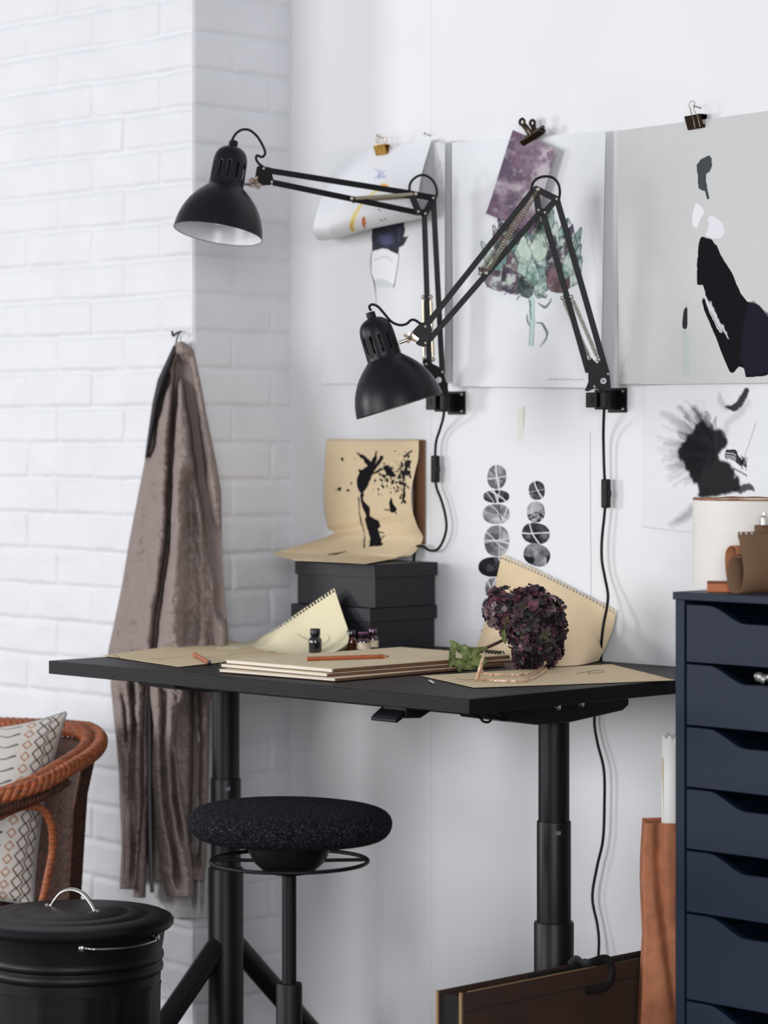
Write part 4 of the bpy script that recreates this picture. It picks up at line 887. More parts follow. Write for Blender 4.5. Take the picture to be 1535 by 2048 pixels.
def art_splat(c):
    z = lambda a: [(560 + x / 3.8375, 850 + y / 3.8375) for x, y in a]; r = random.Random(9); KK = (24, 22, 26)
    c.poly(z([(600, 340), (660, 345), (715, 335), (710, 380), (690, 430), (650, 505), (615, 515), (595, 480), (588, 420), (605, 370)]), KK, 1, 1.5)
    c.stroke(z([(595, 215), (640, 250), (680, 290), (700, 330)]), [1.5, 3.5, 5, 3], KK, 1, 2.5)
    c.stroke(z([(740, 200), (725, 260), (700, 310), (660, 345)]), [1.2, 4, 6, 4], KK, 1, 2.5)
    c.stroke(z([(780, 240), (750, 300), (700, 350)]), [3, 4.5, 3], KK, 1, 2.5)
    c.poly(z([(790, 320), (820, 310), (860, 350), (885, 380), (870, 400), (810, 370)]), KK, 1, 3)
    c.stroke(z([(700, 375), (780, 340)]), [2, 2.5], KK, 1, 3)
    for k in range(120):
        a = r.gauss(860, 95); b_ = r.gauss(400, 80) ; rad = abs(r.gauss(0, 1)) * 1.7 + .35
        if 430 < a < 1010 and 200 < b_ < 540: c.blob(*z([(a, b_)])[0], rad * .8, rad * 1.25, KK, .97, r.uniform(-1, 1), 1)
    for k in range(70):
        a = r.uniform(930, 1010); b_ = r.uniform(200, 600) if k % 2 else r.gauss(330, 60); c.blob(*z([(a - (b_ - 200) * .12, b_)])[0], r.uniform(.4, 2.8), r.uniform(.6, 4), KK, .97, r.uniform(-.5, .5), 1.5)
    c.stroke(z([(985, 280), (955, 360), (940, 450)]), [5, 3.5, 2], KK, .97, 4); c.stroke(z([(950, 460), (950, 550), (935, 605)]), [2, 3.5, 1.5], KK, 1, 3); c.stroke(z([(1010, 200), (955, 235)]), [2, 3], KK, 1, 3)
    c.poly(z([(850, 560), (865, 600), (890, 650), (870, 672), (840, 665), (838, 600)]), KK, 1, 3); c.stroke(z([(800, 650), (850, 655), (892, 680)]), 1, KK, 1, 2)
    for a, b_, q in [(477, 265, 3), (455, 490, 3.2), (545, 445, 2), (525, 497, 2.4), (430, 500, 1.5), (572, 258, 1.2), (465, 485, 2), (490, 400, .7)]: c.blob(*z([(a, b_)])[0], q * 1.2, q, KK, 1, .4, 3)
    c.stroke(z([(602, 560), (605, 640), (625, 760), (648, 840), (645, 940)]), [1.6, .9, 1.6, .8, 2], KK, .95, 2)
    c.stroke(z([(630, 510), (632, 590), (660, 640), (670, 700)]), [2, 4, 6, 3], KK, 1, 3)
    c.poly(z([(660, 680), (690, 700), (755, 735), (770, 780), (750, 800), (765, 850), (785, 925), (680, 935), (690, 850), (665, 790), (650, 720)]), KK, 1, 2, False)
    c.stroke(z([(755, 820), (795, 828)]), 1.2, KK); c.stroke(z([(765, 880), (800, 850)]), 1.2, KK); c.stroke(z([(760, 915), (785, 912)]), 1.5, KK)
    c.stroke(z([(790, 850), (860, 835)]), .3, (90, 70, 55), .6); c.stroke(z([(365, 995), (430, 990), (510, 968)]), [.8, 2, .6], (30, 26, 26), .95, 1)
sheet('splashed_sheet', P, KR, art_splat, 'kraft sheet with splashed black ink bending against the wall on the black boxes', keep=holes(P, .0078, .0022, .0055, .3))
P2 = np.array([[at_y(p, q, WY - .003) for p in (826, 850)] for q in (880, 1000, 1088)], float)
sheet('brown_backing_sheet', P2, (138, 100, 78), None, 'brown sheet against the wall behind the ink-splashed kraft sheet', tooth=.02)

# perforated sheet leaning at the wall behind the flower
Tt = cr([at_y(1003, 1108, WY - .010), at_y(1080, 1142, WY - .006), at_y(1160, 1184, WY - .006), at_y(1232, 1220, WY - .004)], 12)
Bt = cr([(*at_z(948, 1304, ZT + .001)[:2], ZT + .001), (*at_z(1060, 1330, ZT + .001)[:2], ZT + .001), (*at_z(1150, 1331, ZT + .001)[:2], ZT + .001), at_z(1196, 1322, ZT + .0015)], 12)
Ll = cr([Tt[0], at_y(985, 1190, WY - .025), at_y(968, 1250, WY - .04), Bt[0]], 10)
Rr = cr([Tt[-1], at_y(1226, 1252, WY - .007), at_y(1213, 1288, WY - .02), Bt[-1]], 10)
P = coons_v(Tt, Bt, Ll, Rr, 420, vgrid(.22, 24, 60, .012))
sheet('kraft_sheet', P, (226, 203, 168), None, 'large kraft sheet with punched edge leaning on the wall behind the dried flower', keep=holes(P, .0095, .0031, .0066, .45, 4), group=None)

# flat sheet on the right end of the desk
def flat(corners, h, wav, nu, vs, seed):
    A, B, C_, D_ = [np.array(at_z(p, q, ZT + h)) for p, q in corners]; u = np.linspace(0, 1, nu)[None, :, None]; v = vs[:, None, None]
    P = (1 - v) * ((1 - u) * A + u * B) + v * ((1 - u) * D_ + u * C_); n = fbm(P[..., 0] * 100, P[..., 1] * 100, 16, 2, seed); P[..., 2] += wav * n; return P
def art_f1(c):
    c.stroke([(1153, 1347), (1162, 1346), (1180, 1343), (1175, 1347), (1196, 1346), (1207, 1344), (1200, 1341), (1180, 1342)], .6, (60, 50, 45), .8)
    c.stroke([(1000, 1353), (1060, 1347), (1130, 1344)], .35, (150, 130, 105), .6); c.stroke([(912, 1357), (930, 1360), (960, 1359)], .45, (80, 66, 55), .8)
P = flat([(1222, 1329), (1352, 1361), (948, 1376), (842, 1352)], .0012, .0012, 420, vgrid(.42, 30, 200, .013), 5)
sheet('kraft_sheet', P, KR, art_f1, 'flat kraft sheet with faint doodles on the desk under the glasses', keep=holes(P, .0072, .0022, .006, .4, 8))
# flat sheet on the left end
P = flat([(203, 1312), (430, 1282), (640, 1306), (358, 1334)], .0012, .002, 200, np.linspace(0, 1, 160), 15)
U_, V_ = np.meshgrid(np.linspace(0, 1, 200), np.linspace(0, 1, 160))
P[..., 2] += .012 * np.exp(-((U_ - .95) / .12) ** 2 - ((V_ - .0) / .14) ** 2) + .002 * np.exp(-((V_ - .2) / .1) ** 2) * U_
def art_f2(c):
    c.stroke([(228, 1310), (234, 1314), (240, 1316)], .7, (120, 90, 60), .9)
    for p in [[(310, 1319), (350, 1315), (372, 1313)], [(390, 1317), (410, 1315)], [(455, 1310), (500, 1306), (560, 1303)], [(300, 1318), (330, 1319)]]: c.stroke(p, .4, (140, 118, 92), .7)
    for k in range(9): c.stroke([(538 + k * 6, 1304 + (k % 3)), (543 + k * 6, 1303)], .5, (100, 78, 58), .7)
sheet('kraft_sheet', P, KR, art_f2, 'flat kraft sheet pointing over the left end of the desk')
# lifted sheet with the punched diagonal edge
Tt = cr([at_z(420, 1290, ZT + .003), at_z(462, 1287, ZT + .006), at_z(505, 1281, ZT + .010), at_y(548, 1258, YB - .05), at_y(600, 1222, YB - .03), at_y(668, 1176, YB - .014)], 14)
Bt = cr([at_z(470, 1331, ZT + .002), at_z(560, 1322, ZT + .002), at_z(640, 1312, ZT + .003), at_z(690, 1303, ZT + .004)], 14)
Ll = cr([Tt[0], at_z(440, 1310, ZT + .002), Bt[0]], 10)
Rr = cr([Tt[-1], at_y(684, 1225, YB - .03), at_y(696, 1262, YB - .05), at_y(696, 1284, YB - .09), Bt[-1]], 10)
P = coons_v(Tt, Bt, Ll, Rr, 420, vgrid(.22, 24, 90, .012))
U_, V_ = np.meshgrid(np.linspace(0, 1, 420), vgrid(.22, 24, 90, .012)); P[..., 2] = ZT + .0012 + (P[..., 2] - ZT - .0012) * (np.clip(1 - V_, 1e-6, 1)) ** (1.6 * np.sin(np.pi * U_) ** 1)
def art_f3(c):
    for k in range(8): c.stroke([(594 + k * 4, 1268 + k * 2), (597 + k * 4, 1271 + k * 2)], .9, (130, 100, 75), .6, 1)
    c.stroke([(655, 1268), (659, 1275), (654, 1284), (646, 1290)], [.6, 1.2, .7], (120, 92, 66), .6, 1)
sheet('kraft_sheet', P, (230, 220, 188), art_f3, 'pale kraft sheet with punched diagonal edge curling up in front of the boxes', keep=holes(P, .0092, .0033, .0066, .6, 14))
P = np.array([[at_y(802, 1288, .80), at_y(800, 1279, .80)], [at_y(825, 1290, .80), at_y(815, 1276, .80)], [at_y(860, 1292, .79), at_y(845, 1283, .79)]], float)
sheet('pale_blue_slip', np.stack([P[:, 0], P[:, 1]]), (206, 224, 224), None, 'pale blue-white paper slip poking up behind the ringed sketchbook')
P = np.array([[at_z(p, q, ZT + .0015 + e) for p, q, e in [(856, 1361, 0), (861, 1364, .002), (867, 1367, 0)]], [at_z(p, q, ZT + .0015 + e) for p, q, e in [(858, 1359, 0), (864, 1361, .003), (869, 1365, 0)]]], float)
sheet('paper_scrap', P, (205, 203, 205), None, 'tiny curled white paper scrap on the bare front of the desk')

# ================================================================== SKETCHBOOKS
def sketchbook(label, z0, z1, x0, x1, y0, y1, rot, covm, ring=True, pagem=None):
    c = Vector(((x0 + x1) / 2, (y0 + y1) / 2, z0)); t = thing('sketchbook', label, 'sketchbook', c, 'stacked sketchbooks'); Rm = Matrix.Rotation(rot, 4, 'Z')
    def rb(a, b):
        mb = MB().box(a, b); mb.v = [tuple(c + Rm @ (Vector(v) - c)) for v in mb.v]; return mb
    obj('page_block', rb((x0 + .003, y0 + .002, z0 + .001), (x1 - .003, y1 - .004, z1 - .0008)), pagem or M_PAGES, t, smooth=False)
    obj('back_cover', rb((x0, y0, z0), (x1, y1, z0 + .001)), covm, t, smooth=False)
    obj('cover_fold', rb((x1 - .0028, y0 + .004, z0 + .0008), (x1 + .0004, y1 - .004, z1 - .0015)), covm, t, smooth=False)
    obj('top_page', rb((x0 + .001, y0, z1 - .0008), (x1 - .001, y1 - .003, z1)), M_KRAFT, t, smooth=False)
    if ring:
        mb = MB(); r = (z1 - z0) / 2 + .0052; n = int((x1 - x0 - .02) / .0088)
        for k in range(n):
            xx = x0 + .012 + k * .0088; o = Vector((xx, y1 - .004, (z0 + z1) / 2 + .001))
            for dx in (-.0011, .0011):
                pts = [c + Rm @ (o + Vector((dx, math.cos(a) * r, math.sin(a) * r)) - c) for a in np.linspace(0, 2 * math.pi, 13)]
                mb.tube(pts, .00085, 5, cap=False)
        obj('wire_binding', mb, M_CORD, t)
    return t
fx, fy, _ = at_z(664, 1337, ZT + .023); bx0, bx1, by0, by1 = -.748, fx, fy, fy + .495
sketchbook('sketchbook lowest in the stack under the long orange pencil, worn brown cover', ZT + .0015, ZT + .0075, bx0 + .01, bx1 + .018, by0 - .03, by1 - .03, .05, M_BCOV)
sketchbook('middle sketchbook of the stack under the long orange pencil', ZT + .0078, ZT + .0145, bx0 - .0, bx1 + .006, by0 - .012, by1 - .01, -.02, M_BCOV)
sketchbook('top sketchbook of the stack, black wire rings along its back edge', ZT + .0148, ZT + .0225, bx0, bx1, by0, by1, .0, M_BCOV)

# ================================================================== PENCILS
m_cedar = mat('orange_brown_pencil', (172, 92, 52), .45, var=.2, vscale=80); m_gr = mat('graphite', (40, 38, 38), .4, .3); m_wood = mat('pencil_wood', (196, 140, 100), .7)
def pencil(name, label, A, B, r, tip, tiplen, grp=None):
    A, B = Vector(A), Vector(B); ax = (B - A).normalized(); L = (B - A).length; t = thing(name, label, 'pencil', A, grp)
    obj('barrel', MB().lathe([(r * .55, .0), (r, .0008), (r, L - tiplen)], A, ax, 8, close=True), m_cedar, t, autosmooth=30)
    obj('barrel_end', MB().lathe([(r * .8, 0), (r * .8, .0006)], A - ax * .0004, ax, 12, close=True), m_wood, t)
    obj('wood_cone', MB().lathe([(r, L - tiplen), (r * .45, L - tiplen * .35)], A, ax, 16), m_wood if tip else m_gr, t)
    obj('pencil_lead', MB().lathe([(r * .45, L - tiplen * .35), (r * .12, L)], A, ax, 16, close=True), m_gr, t)
r_ = .0044; zt_ = ZT + .0225 + r_ * .93
pencil('pencil', 'long orange-brown pencil lying on the top sketchbook', at_z(613, 1318, zt_), at_z(778, 1312.5, zt_), r_, True, .014)
r_ = .0042
pencil('pencil_stub', 'short pencil stub on the flat left kraft sheet', at_z(388, 1308, ZT + .003 + r_), at_z(421, 1326, ZT + .003 + r_), r_, False, .018)

# ================================================================== INK BOTTLES
m_blkgl = mat('black_ink_glass', (14, 14, 20), .06, coat=1.); m_cap = mat('black_screw_cap', (16, 16, 20), .3); m_brgl = mat('brown_ink_glass', (88, 40, 28), .08, coat=1.)
m_purl = mat('purple_label', (150, 70, 140), .5); m_pkcap = mat('dark_purple_cap', (40, 18, 36), .25, coat=1.); m_lab = mat('cream_label', (214, 196, 170), .7, var=.25, vscale=90); m_pgl = mat('plum_ink_glass', (52, 26, 34), .08, coat=1.)
def bottle(label, px, pyb, y, wpx, hpx, glass, capm, band, lab):
    c = Vector(at_y(px, pyb, y)); c.z = max(ZT + .0015, c.z) if c.z > ZT else ZT + .0015
    k = depth_of(c) / F; R = wpx * k / 2; H = hpx * k
    t = thing('ink_bottle', label, 'bottle', c, 'ink bottles')
    gb = obj('bottle_glass', MB().lathe([(R * .6, 0), (R * .93, .0005), (R * .97, H * .03), (R, H * .40), (R, H * .5), (R * .9, H * .58), (R * .62, H * .68), (R * .55, H * .7), (R * .55, H * .76)], c, (0, 0, 1), 32, close=True), glass, t)
    obj('bottle_cap', MB().lathe([(R * .72, H * .70), (R * .74, H * .71), (R * .74, H * .97), (R * .66, H), (.0001, H)], c, (0, 0, 1), 32, rfun=lambda a: 1 + .02 * math.cos(a * 16)), capm, t)
    if band: obj('cap_band', MB().lathe([(R * .755, H * .92), (R * .77, H * .925), (R * .77, H * .96), (R * .755, H * .965)], c, (0, 0, 1), 32), band, t)
    if lab: obj('bottle_label', MB().lathe([(R * 1.012, H * .08), (R * 1.02, H * .42)], c, (0, 0, 1), 32), lab, t)
yb = at_z(630, 1306, ZT + .006)[1]
bottle('black ink bottle standing in front of the curled kraft sheet', 630, 1305, yb, 27, 48, m_blkgl, m_cap, None, None)
bottle('brown glass ink bottle, leftmost of the bottles at the sketchbook edge', 702, 1303, .565, 24, 43, m_brgl, m_pkcap, None, None)
bottle('ink bottle with purple band between the brown bottle and the boxes', 727, 1301, .56, 28, 38, m_pgl, m_pkcap, m_purl, m_lab)
bottle('ink bottle farthest right of the dark bottles beside the black boxes', 745, 1297, .582, 23, 40, m_pgl, m_pkcap, m_purl, m_lab)

# ================================================================== GLASSES
m_tort = mat('marbled_beige_acetate', (205, 170, 140), .25, var=.55, vscale=110, coat=.5)
g0 = Vector(at_z(953, 1362, ZT + .003)); t = thing('eyeglasses', 'marbled beige eyeglasses standing on the flat kraft sheet before the flower', 'glasses', g0)
def GP(px, py, z=None, y=None): return Vector(at_z(px, py, ZT + z)) if y is None else Vector(at_y(px, py, y))
fdir = Vector((DV.x, DV.y, 0)); fdir = (fdir + RV * .06).normalized()
upv = (UP + RV * .30).normalized(); fc = g0 + DV * .030 + upv * .0265
mb = MB()
for s_ in (-1, 1):
    o = fc + fdir * s_ * .031
    mb.tube([o + fdir * math.cos(a) * .0245 + upv * math.sin(a) * .0235 for a in np.linspace(0, 2 * math.pi, 33)], .0027, 8, cap=False)
mb.tube(cr([fc - fdir * .008 + upv * .004, fc + upv * .009, fc + fdir * .008 + upv * .004], 5), .0028, 8)
obj('frame', mb, m_tort, t)
for s_ in (-1, 1):
    o = fc + fdir * s_ * .031; obj('lens', MB().lathe([(.0001, 0), (.0235, 0), (.0235, .001), (.0001, .001)], o, fdir.cross(upv), 32), mat('clear_lens', (250, 250, 250), .02, trans=1.), t)
for s_, pts in ((-1, [(962, 1357), (1000, 1361), (1045, 1361), (1075, 1350), (1092, 1338)]), (1, [(968, 1347), (1005, 1349), (1050, 1349), (1080, 1338), (1106, 1324)])):
    z = .0068
    pp = [fc + fdir * s_ * .056 + upv * .0] + [Vector(at_z(p, q, ZT + z)) for p, q in pts]
    obj('temple', MB().tube(cr(pp, 8), [.0024] * 25 + [.0034] * 16, 8, flat=.6), m_tort, t)

# ================================================================== DRIED HYDRANGEA
fl = Vector((*at_z(1055, 1338, ZT)[:2], ZT)); fl.y -= .01
t = thing('dried_hydrangea', 'dried dark purple hydrangea lying with its stem on the desk', 'flower', fl)
kf = depth_of(fl) / F
def FP(px, py, e=0.): return Vector(at_d(px, py, depth_of(fl) - e))
lobes = [(FP(1062, 1238), 66 * kf, 1.0), (FP(1075, 1288, .01), 50 * kf, 1.0), (FP(1010, 1218, .01), 42 * kf, .9), (FP(1052, 1316, .008), 26 * kf, .8), (FP(1096, 1262, -.005), 38 * kf, .8)]
pm = [mat('petal_near_black', (30, 21, 30), .5, var=.3, vscale=200), mat('petal_plum', (62, 32, 46), .5, var=.35, vscale=200), mat('petal_wine', (98, 50, 64), .5, var=.3, vscale=200), mat('petal_dusty', (122, 98, 104), .55, var=.3, vscale=200), mat('petal_olive', (84, 78, 60), .55, var=.3, vscale=200)]
mb = MB(); r = random.Random(4); cen = []
def petal(o, d, nrm, L, W, mi):
    d = (d - nrm * d.dot(nrm)).normalized(); s = d.cross(nrm); cup = r.uniform(.1, .5); tw = r.uniform(-.3, .3); V_ = []
    for i, (l, w_) in enumerate([(0, .12), (.3, .75), (.65, 1.0), (.88, .7), (1.0, .22)]):
        for j in (-1, -.5, 0, .5, 1):
            z = cup * L * (l * l * .7) + cup * W * .5 * (abs(j) ** 1.6) * w_ + tw * j * l * W * .5
            V_.append(o + d * (L * l * (1 - .08 * abs(j) * (l > .8))) + s * (j * W * w_ * .5) + nrm * z)
    mb.add(V_, [(i * 5 + k, i * 5 + k + 1, i * 5 + k + 6, i * 5 + k + 5) for i in range(4) for k in range(4)], mi)
n_fl = 0
while n_fl < 520:
    o, R, wt = lobes[r.choices(range(5), [5, 3, 2.4, 1.2, 1.5])[0]]
    v = Vector((r.gauss(0, 1), r.gauss(0, 1), r.gauss(0, 1))).normalized(); p = o + v * R * r.uniform(.8, 1.04)
    if any((p - o2).length < R2 * .72 for o2, R2, _ in lobes): continue
    if p.z < ZT + .006: continue
    n_fl += 1; nrm = (v + Vector((r.gauss(0, .25), r.gauss(0, .25), r.gauss(0, .25)))).normalized(); d = nrm.orthogonal().normalized(); L = r.uniform(.0095, .0135)
    right = (p - fl).dot(RV) / (80 * kf); pr = [.40 + .3 * right, .3, .2 - .14 * right, .1 - .07 * right, .05]
    mi0 = r.choices(range(5), [max(.01, x) for x in pr])[0]; a0 = r.uniform(0, 1.5)
    for k in range(4):
        q = Matrix.Rotation(a0 + k * math.pi / 2 + r.uniform(-.2, .2), 3, nrm) @ d
        if r.random() < .93: petal(p, q, nrm, L, L * r.uniform(.85, 1.1), mi0 if r.random() < .8 else r.choices(range(5), [max(.01, x) for x in pr])[0])
obj('flower_head', mb, pm, t, solid=.0003, autosmooth=180, fixn=False)
core = MB()
for o, R, _ in lobes: core.lathe([(R * .74 * math.sin(a), -R * .74 * math.cos(a)) for a in np.linspace(.05, math.pi - .05, 10)], o, (0, 0, 1), 16)
obj('flower_core', core, pm[0], t)
m_stem = mat('brown_stem', (74, 52, 44), .6, var=.3, vscale=90)
obj('stem', MB().tube(cr([FP(1045, 1258), FP(1020, 1272, .005), FP(1000, 1283, .01), FP(978, 1293, .02), FP(952, 1304, .03), FP(925, 1312, .035)], 6), .0032, 10), m_stem, t)
ml = mat('curled_green_leaf', (112, 124, 70), .6, var=.6, vscale=75, bump=.8, bscale=60)
def leaf(pts, w_, side, curl, name='leaf', wave=.3):
    C_ = resample(cr([FP(*p) for p in pts], 8), 36); nu = 15; P = np.zeros((36, nu, 3)); sd = Vector(side).normalized()
    for i in range(36):
        tt = i / 35; W = w_ * kf * math.sin(math.pi * min(.97, .06 + tt * .9)) ** .7; c0 = Vector(C_[i]); tan = Vector(C_[min(i + 1, 35)] - C_[max(i - 1, 0)]).normalized()
        s1 = (sd - tan * sd.dot(tan)).normalized(); n1 = tan.cross(s1)
        for j in range(nu):
            a = (j / (nu - 1) * 2 - 1); ang = a * curl; R = W / max(curl, .05)
            rip = wave * W * .35 * math.sin(tt * 24 + a * 1.5) * abs(a) ** 1.2 + W * .09 * math.cos(tt * 60 + abs(a) * 6)
            P[i, j] = c0 + s1 * R * math.sin(ang) + n1 * (R * (1 - math.cos(ang)) + rip)
    return obj(name, MB().grid(P), ml, t, solid=.0005, autosmooth=180)
leaf([(975, 1296, .03), (952, 1303, .04), (925, 1300, .045), (908, 1288, .05), (898, 1282, .05)], 12, UP, 1.3)
leaf([(908, 1284, .05), (905, 1300, .055), (903, 1318, .055), (898, 1336, .05)], 10, RV, 1.5)
leaf([(925, 1290, .05), (935, 1306, .058), (950, 1318, .06), (972, 1322, .055)], 17, UP + RV * .4, 1.2, wave=.6)
leaf([(905, 1318, .05), (920, 1326, .055), (945, 1328, .056), (968, 1330, .05)], 14, UP, 1.1, wave=.6)
leaf([(915, 1322, .05), (918, 1335, .052), (918, 1345, .05)], 7, RV, 1.2)
leaf([(1010, 1256, .035), (1006, 1266, .045), (1007, 1278, .05), (1011, 1287, .045)], 6, RV, 1.6, wave=.6)

# ================================================================== STOOL
m_tweed = mat('dark_navy_tweed', (24, 26, 34), .95, spec=.1)
nt = m_tweed.node_tree; bs = nt.nodes['Principled BSDF']; tcn = nt.nodes.new('ShaderNodeTexCoord')
v1 = nt.nodes.new('ShaderNodeTexVoronoi'); v1.inputs['Scale'].default_value = 620; nt.links.new(tcn.outputs['Object'], v1.inputs[0])
n1 = nt.nodes.new('ShaderNodeTexNoise'); n1.inputs['Scale'].default_value = 640; n1.inputs['Detail'].default_value = 3; nt.links.new(tcn.outputs['Object'], n1.inputs[0])
rp = nt.nodes.new('ShaderNodeValToRGB'); rp.color_ramp.elements[0].position = .52; rp.color_ramp.elements[0].color = (*lin((11, 12, 18)), 1)
rp.color_ramp.elements[1].position = .76; rp.color_ramp.elements[1].color = (*lin((150, 152, 160)), 1); e_ = rp.color_ramp.elements.new(.60); e_.color = (*lin((25, 27, 36)), 1)
nt.links.new(n1.outputs[0], rp.inputs[0]); nt.links.new(rp.outputs[0], bs.inputs['Base Color'])
bpn = nt.nodes.new('ShaderNodeBump'); bpn.inputs['Strength'].default_value = .8; bpn.inputs['Distance'].default_value = .0012
nt.links.new(v1.outputs['Distance'], bpn.inputs['Height']); nt.links.new(bpn.outputs[0], bs.inputs['Normal'])
ZS = 5.05; s0 = Vector(at_d(578, 1679, ZS)); sx, sy, sz = s0
stool = thing('stool', 'round stool with dark speckled fabric seat in front of the desk', 'stool', (sx, sy, 0))
prof = [(.0001, -.004), (.10, -.004), (.150, 0), (.170, .007), (.180, .018), (.1835, .031), (.181, .043), (.171, .053), (.150, .059), (.10, .062), (.0001, .063)]
pp = resample(cr([(a, b_, 0) for a, b_ in prof], 5), 44)[:, :2]
axs = (UP + RV * .015 - DV * .0).normalized()
obj('seat', MB().lathe([(max(a, 1e-4), b_) for a, b_ in pp], s0, axs, 110, rfun=lambda a: 1 + .014 * math.cos(3 * a + 1.0) + .004 * math.cos(2 * a), ref=RV), m_tweed, stool, autosmooth=180)
obj('swivel_bowl', MB().lathe([(.0765, .004), (.0765, -.008), (.073, -.022), (.064, -.040), (.050, -.053), (.034, -.061), (.0001, -.063)], s0, (0, 0, 1), 48), M_BLK, stool)
rz = CZ - (1722 - HOR) / F * ZS; rc_ = Vector((sx, sy, rz))
mb = MB().tube([rc_ + RV * math.cos(a) * .142 + DV * math.sin(a) * .142 for a in np.linspace(0, 2 * math.pi, 97)], .0036, 10, cap=False)
mb.tube([rc_ - RV * .141 + DV * .01 + UP * .001, rc_ - RV * .05 + UP * .001], .0033, 10).tube([rc_ + RV * .141 + DV * .01 + UP * .001, rc_ + RV * .05 + UP * .001], .0033, 10)
obj('height_ring', mb, M_BLKM, stool)
obj('post', MB().lathe([(.0131, .15), (.0131, sz - .05)], (sx, sy, 0), (0, 0, 1), 32, close=True), M_BLKM, stool)
z2 = CZ - (1966 - HOR) / F * ZS
obj('outer_tube', MB().lathe([(.0235, .02), (.0235, z2 - .003), (.0222, z2), (.013, z2)], (sx, sy, 0), (0, 0, 1), 36), M_BLKM, stool)
obj('base', MB().lathe([(.0001, .0), (.17, 0), (.172, .008), (.16, .014), (.05, .028), (.024, .034)], (sx, sy, 0), (0, 0, 1), 60), M_BLKM, stool)

# ================================================================== WASTE BIN
ZB_ = 5.4; l0 = Vector(at_d(145, 1831, ZB_)); bx_, by_, lz = l0; kb = ZB_ / F
binn = thing('waste_bin', 'black lidded waste bin with metal handles beside the desk leg', 'bin', (bx_, by_, 0))
m_bin = mat('black_enamelled_sheet', (15, 15, 18), .45, spec=.28)
hz = lz - .022
def flute(a): return 1 + .010 * max(-.4, math.cos(a * 16)) 
ring = [(.158, 0), (.160, .012), (.161, .03)]
mb = MB().lathe([(.0001, .002), (.158, .002)] + ring, (bx_, by_, 0), (0, 0, 1), 192)
mb.lathe([(.161, .03), (.162, .04), (.168, hz - .115), (.169, hz - .105)], (bx_, by_, 0), (0, 0, 1), 192, rfun=lambda a: 1 + .012 * max(0, math.cos(a * 14)) ** .5 if math.cos(a * 14) > 0 else 1)
mb.lathe([(.169, hz - .105), (.170, hz - .085), (.174, hz - .080), (.175, hz - .075), (.174, hz - .070), (.171, hz - .066), (.171, hz - .062), (.175, hz - .058), (.176, hz - .053), (.175, hz - .048), (.172, hz - .044), (.178, hz - .004), (.180, hz)], (bx_, by_, 0), (0, 0, 1), 96)
obj('bin_body', mb, m_bin, binn, autosmooth=35)
lid = obj('bin_lid', MB().lathe([(.183, -.020), (.190, -.020), (.1945, -.015), (.195, -.008), (.190, -.002), (.182, .0015), (.150, .004), (.142, .0035), (.138, .006), (.110, .0075), (.104, .0072), (.100, .0095), (.0001, .012)], l0, (0, 0, 1), 96), m_bin, binn)
fa_, fb_ = Vector(at_z(90, 1812, lz + .008)), Vector(at_z(200, 1826, lz + .008)); dd = fb_ - fa_
arch = [fa_, fa_ + dd * .10 + UP * .002, fa_ + dd * .17 + UP * .014, fa_ + dd * .30 + UP * .031, fa_ + dd * .5 + UP * .039, fa_ + dd * .70 + UP * .033, fa_ + dd * .84 + UP * .016, fa_ + dd * .91 + UP * .003, fb_]
hd_ = obj('lid_handle', MB().tube(cr(arch, 6), .0042, 12, flat=.6), M_STEEL, lid)
for q in (fa_ + dd * .04, fb_ - dd * .04): obj('rivet', MB().lathe([(.004, .0), (.004, .004), (.002, .006), (.0001, .006)], q, (0, 0, 1), 14), M_STEEL, hd_)
C0 = Vector((bx_, by_, CZ - (1864 - HOR) / F * ZB_)); bail = []
for th in np.linspace(12, 70, 20):
    a = math.radians(th); rr_ = .185 if 16 < th < 66 else .178
    bail.append(C0 + (RV * math.sin(a) - DV * math.cos(a)) * rr_ - UP * (.004 * math.sin((th - 12) / 58 * math.pi)))
sh_ = obj('side_handle', MB().tube(cr(bail, 3), .0032, 10), M_STEEL, binn)
for q in (bail[0], bail[-1]): obj('handle_lug', MB().lathe([(.0065, -.008), (.0065, .003), (.004, .005), (.0001, .005)], q, q - C0, 14), M_STEEL, sh_)

# ================================================================== WICKER CHAIR AND CUSHION
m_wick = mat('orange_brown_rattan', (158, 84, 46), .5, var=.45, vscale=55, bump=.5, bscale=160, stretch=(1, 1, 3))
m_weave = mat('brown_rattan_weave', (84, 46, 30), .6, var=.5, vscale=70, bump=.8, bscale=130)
rimpx = [(-330, 1600, 5.98), (-200, 1632, 5.86), (-100, 1622, 5.80), (0, 1592, 5.78), (70, 1568, 5.81), (128, 1536, 5.88), (172, 1508, 5.98), (189, 1482, 6.08), (172, 1462, 6.16), (135, 1456, 6.21), (60, 1452, 6.26), (-60, 1450, 6.28), (-200, 1455, 6.24)]
rim = resample(cr([at_d(*p) for p in rimpx], 12), 260)
chair = thing('wicker_chair', 'orange-brown wicker armchair at the left edge, braided rim, cushion in it', 'chair', (*rim[60][:2], 0))
def helix(path, orb, r, n, turns, ph, seg=7):
    T = np.gradient(path, axis=0); T /= np.linalg.norm(T, axis=1)[:, None]; B = np.cross(T, [0, 0, 1.]); B /= np.linalg.norm(B, axis=1)[:, None]; N_ = np.cross(B, T)
    an = np.linspace(0, turns * 2 * math.pi, len(path)) + ph
    # flat plait: lateral figure-eight
    return path + B * (orb * np.cos(an))[:, None] + N_ * (r * np.sin(2 * an))[:, None]
rim6 = resample(rim, 520)
mb = MB()
for k in range(6):
    mb.tube([tuple(p) for p in helix(rim6, .021, .0085, 0, 15, k * math.pi / 3)], .0088, 7)
obj('braided_rim', mb, m_wick, chair, autosmooth=180)
low = rim6.copy(); cx_, cy2 = at_d(-60, 1500, 6.03)[:2]
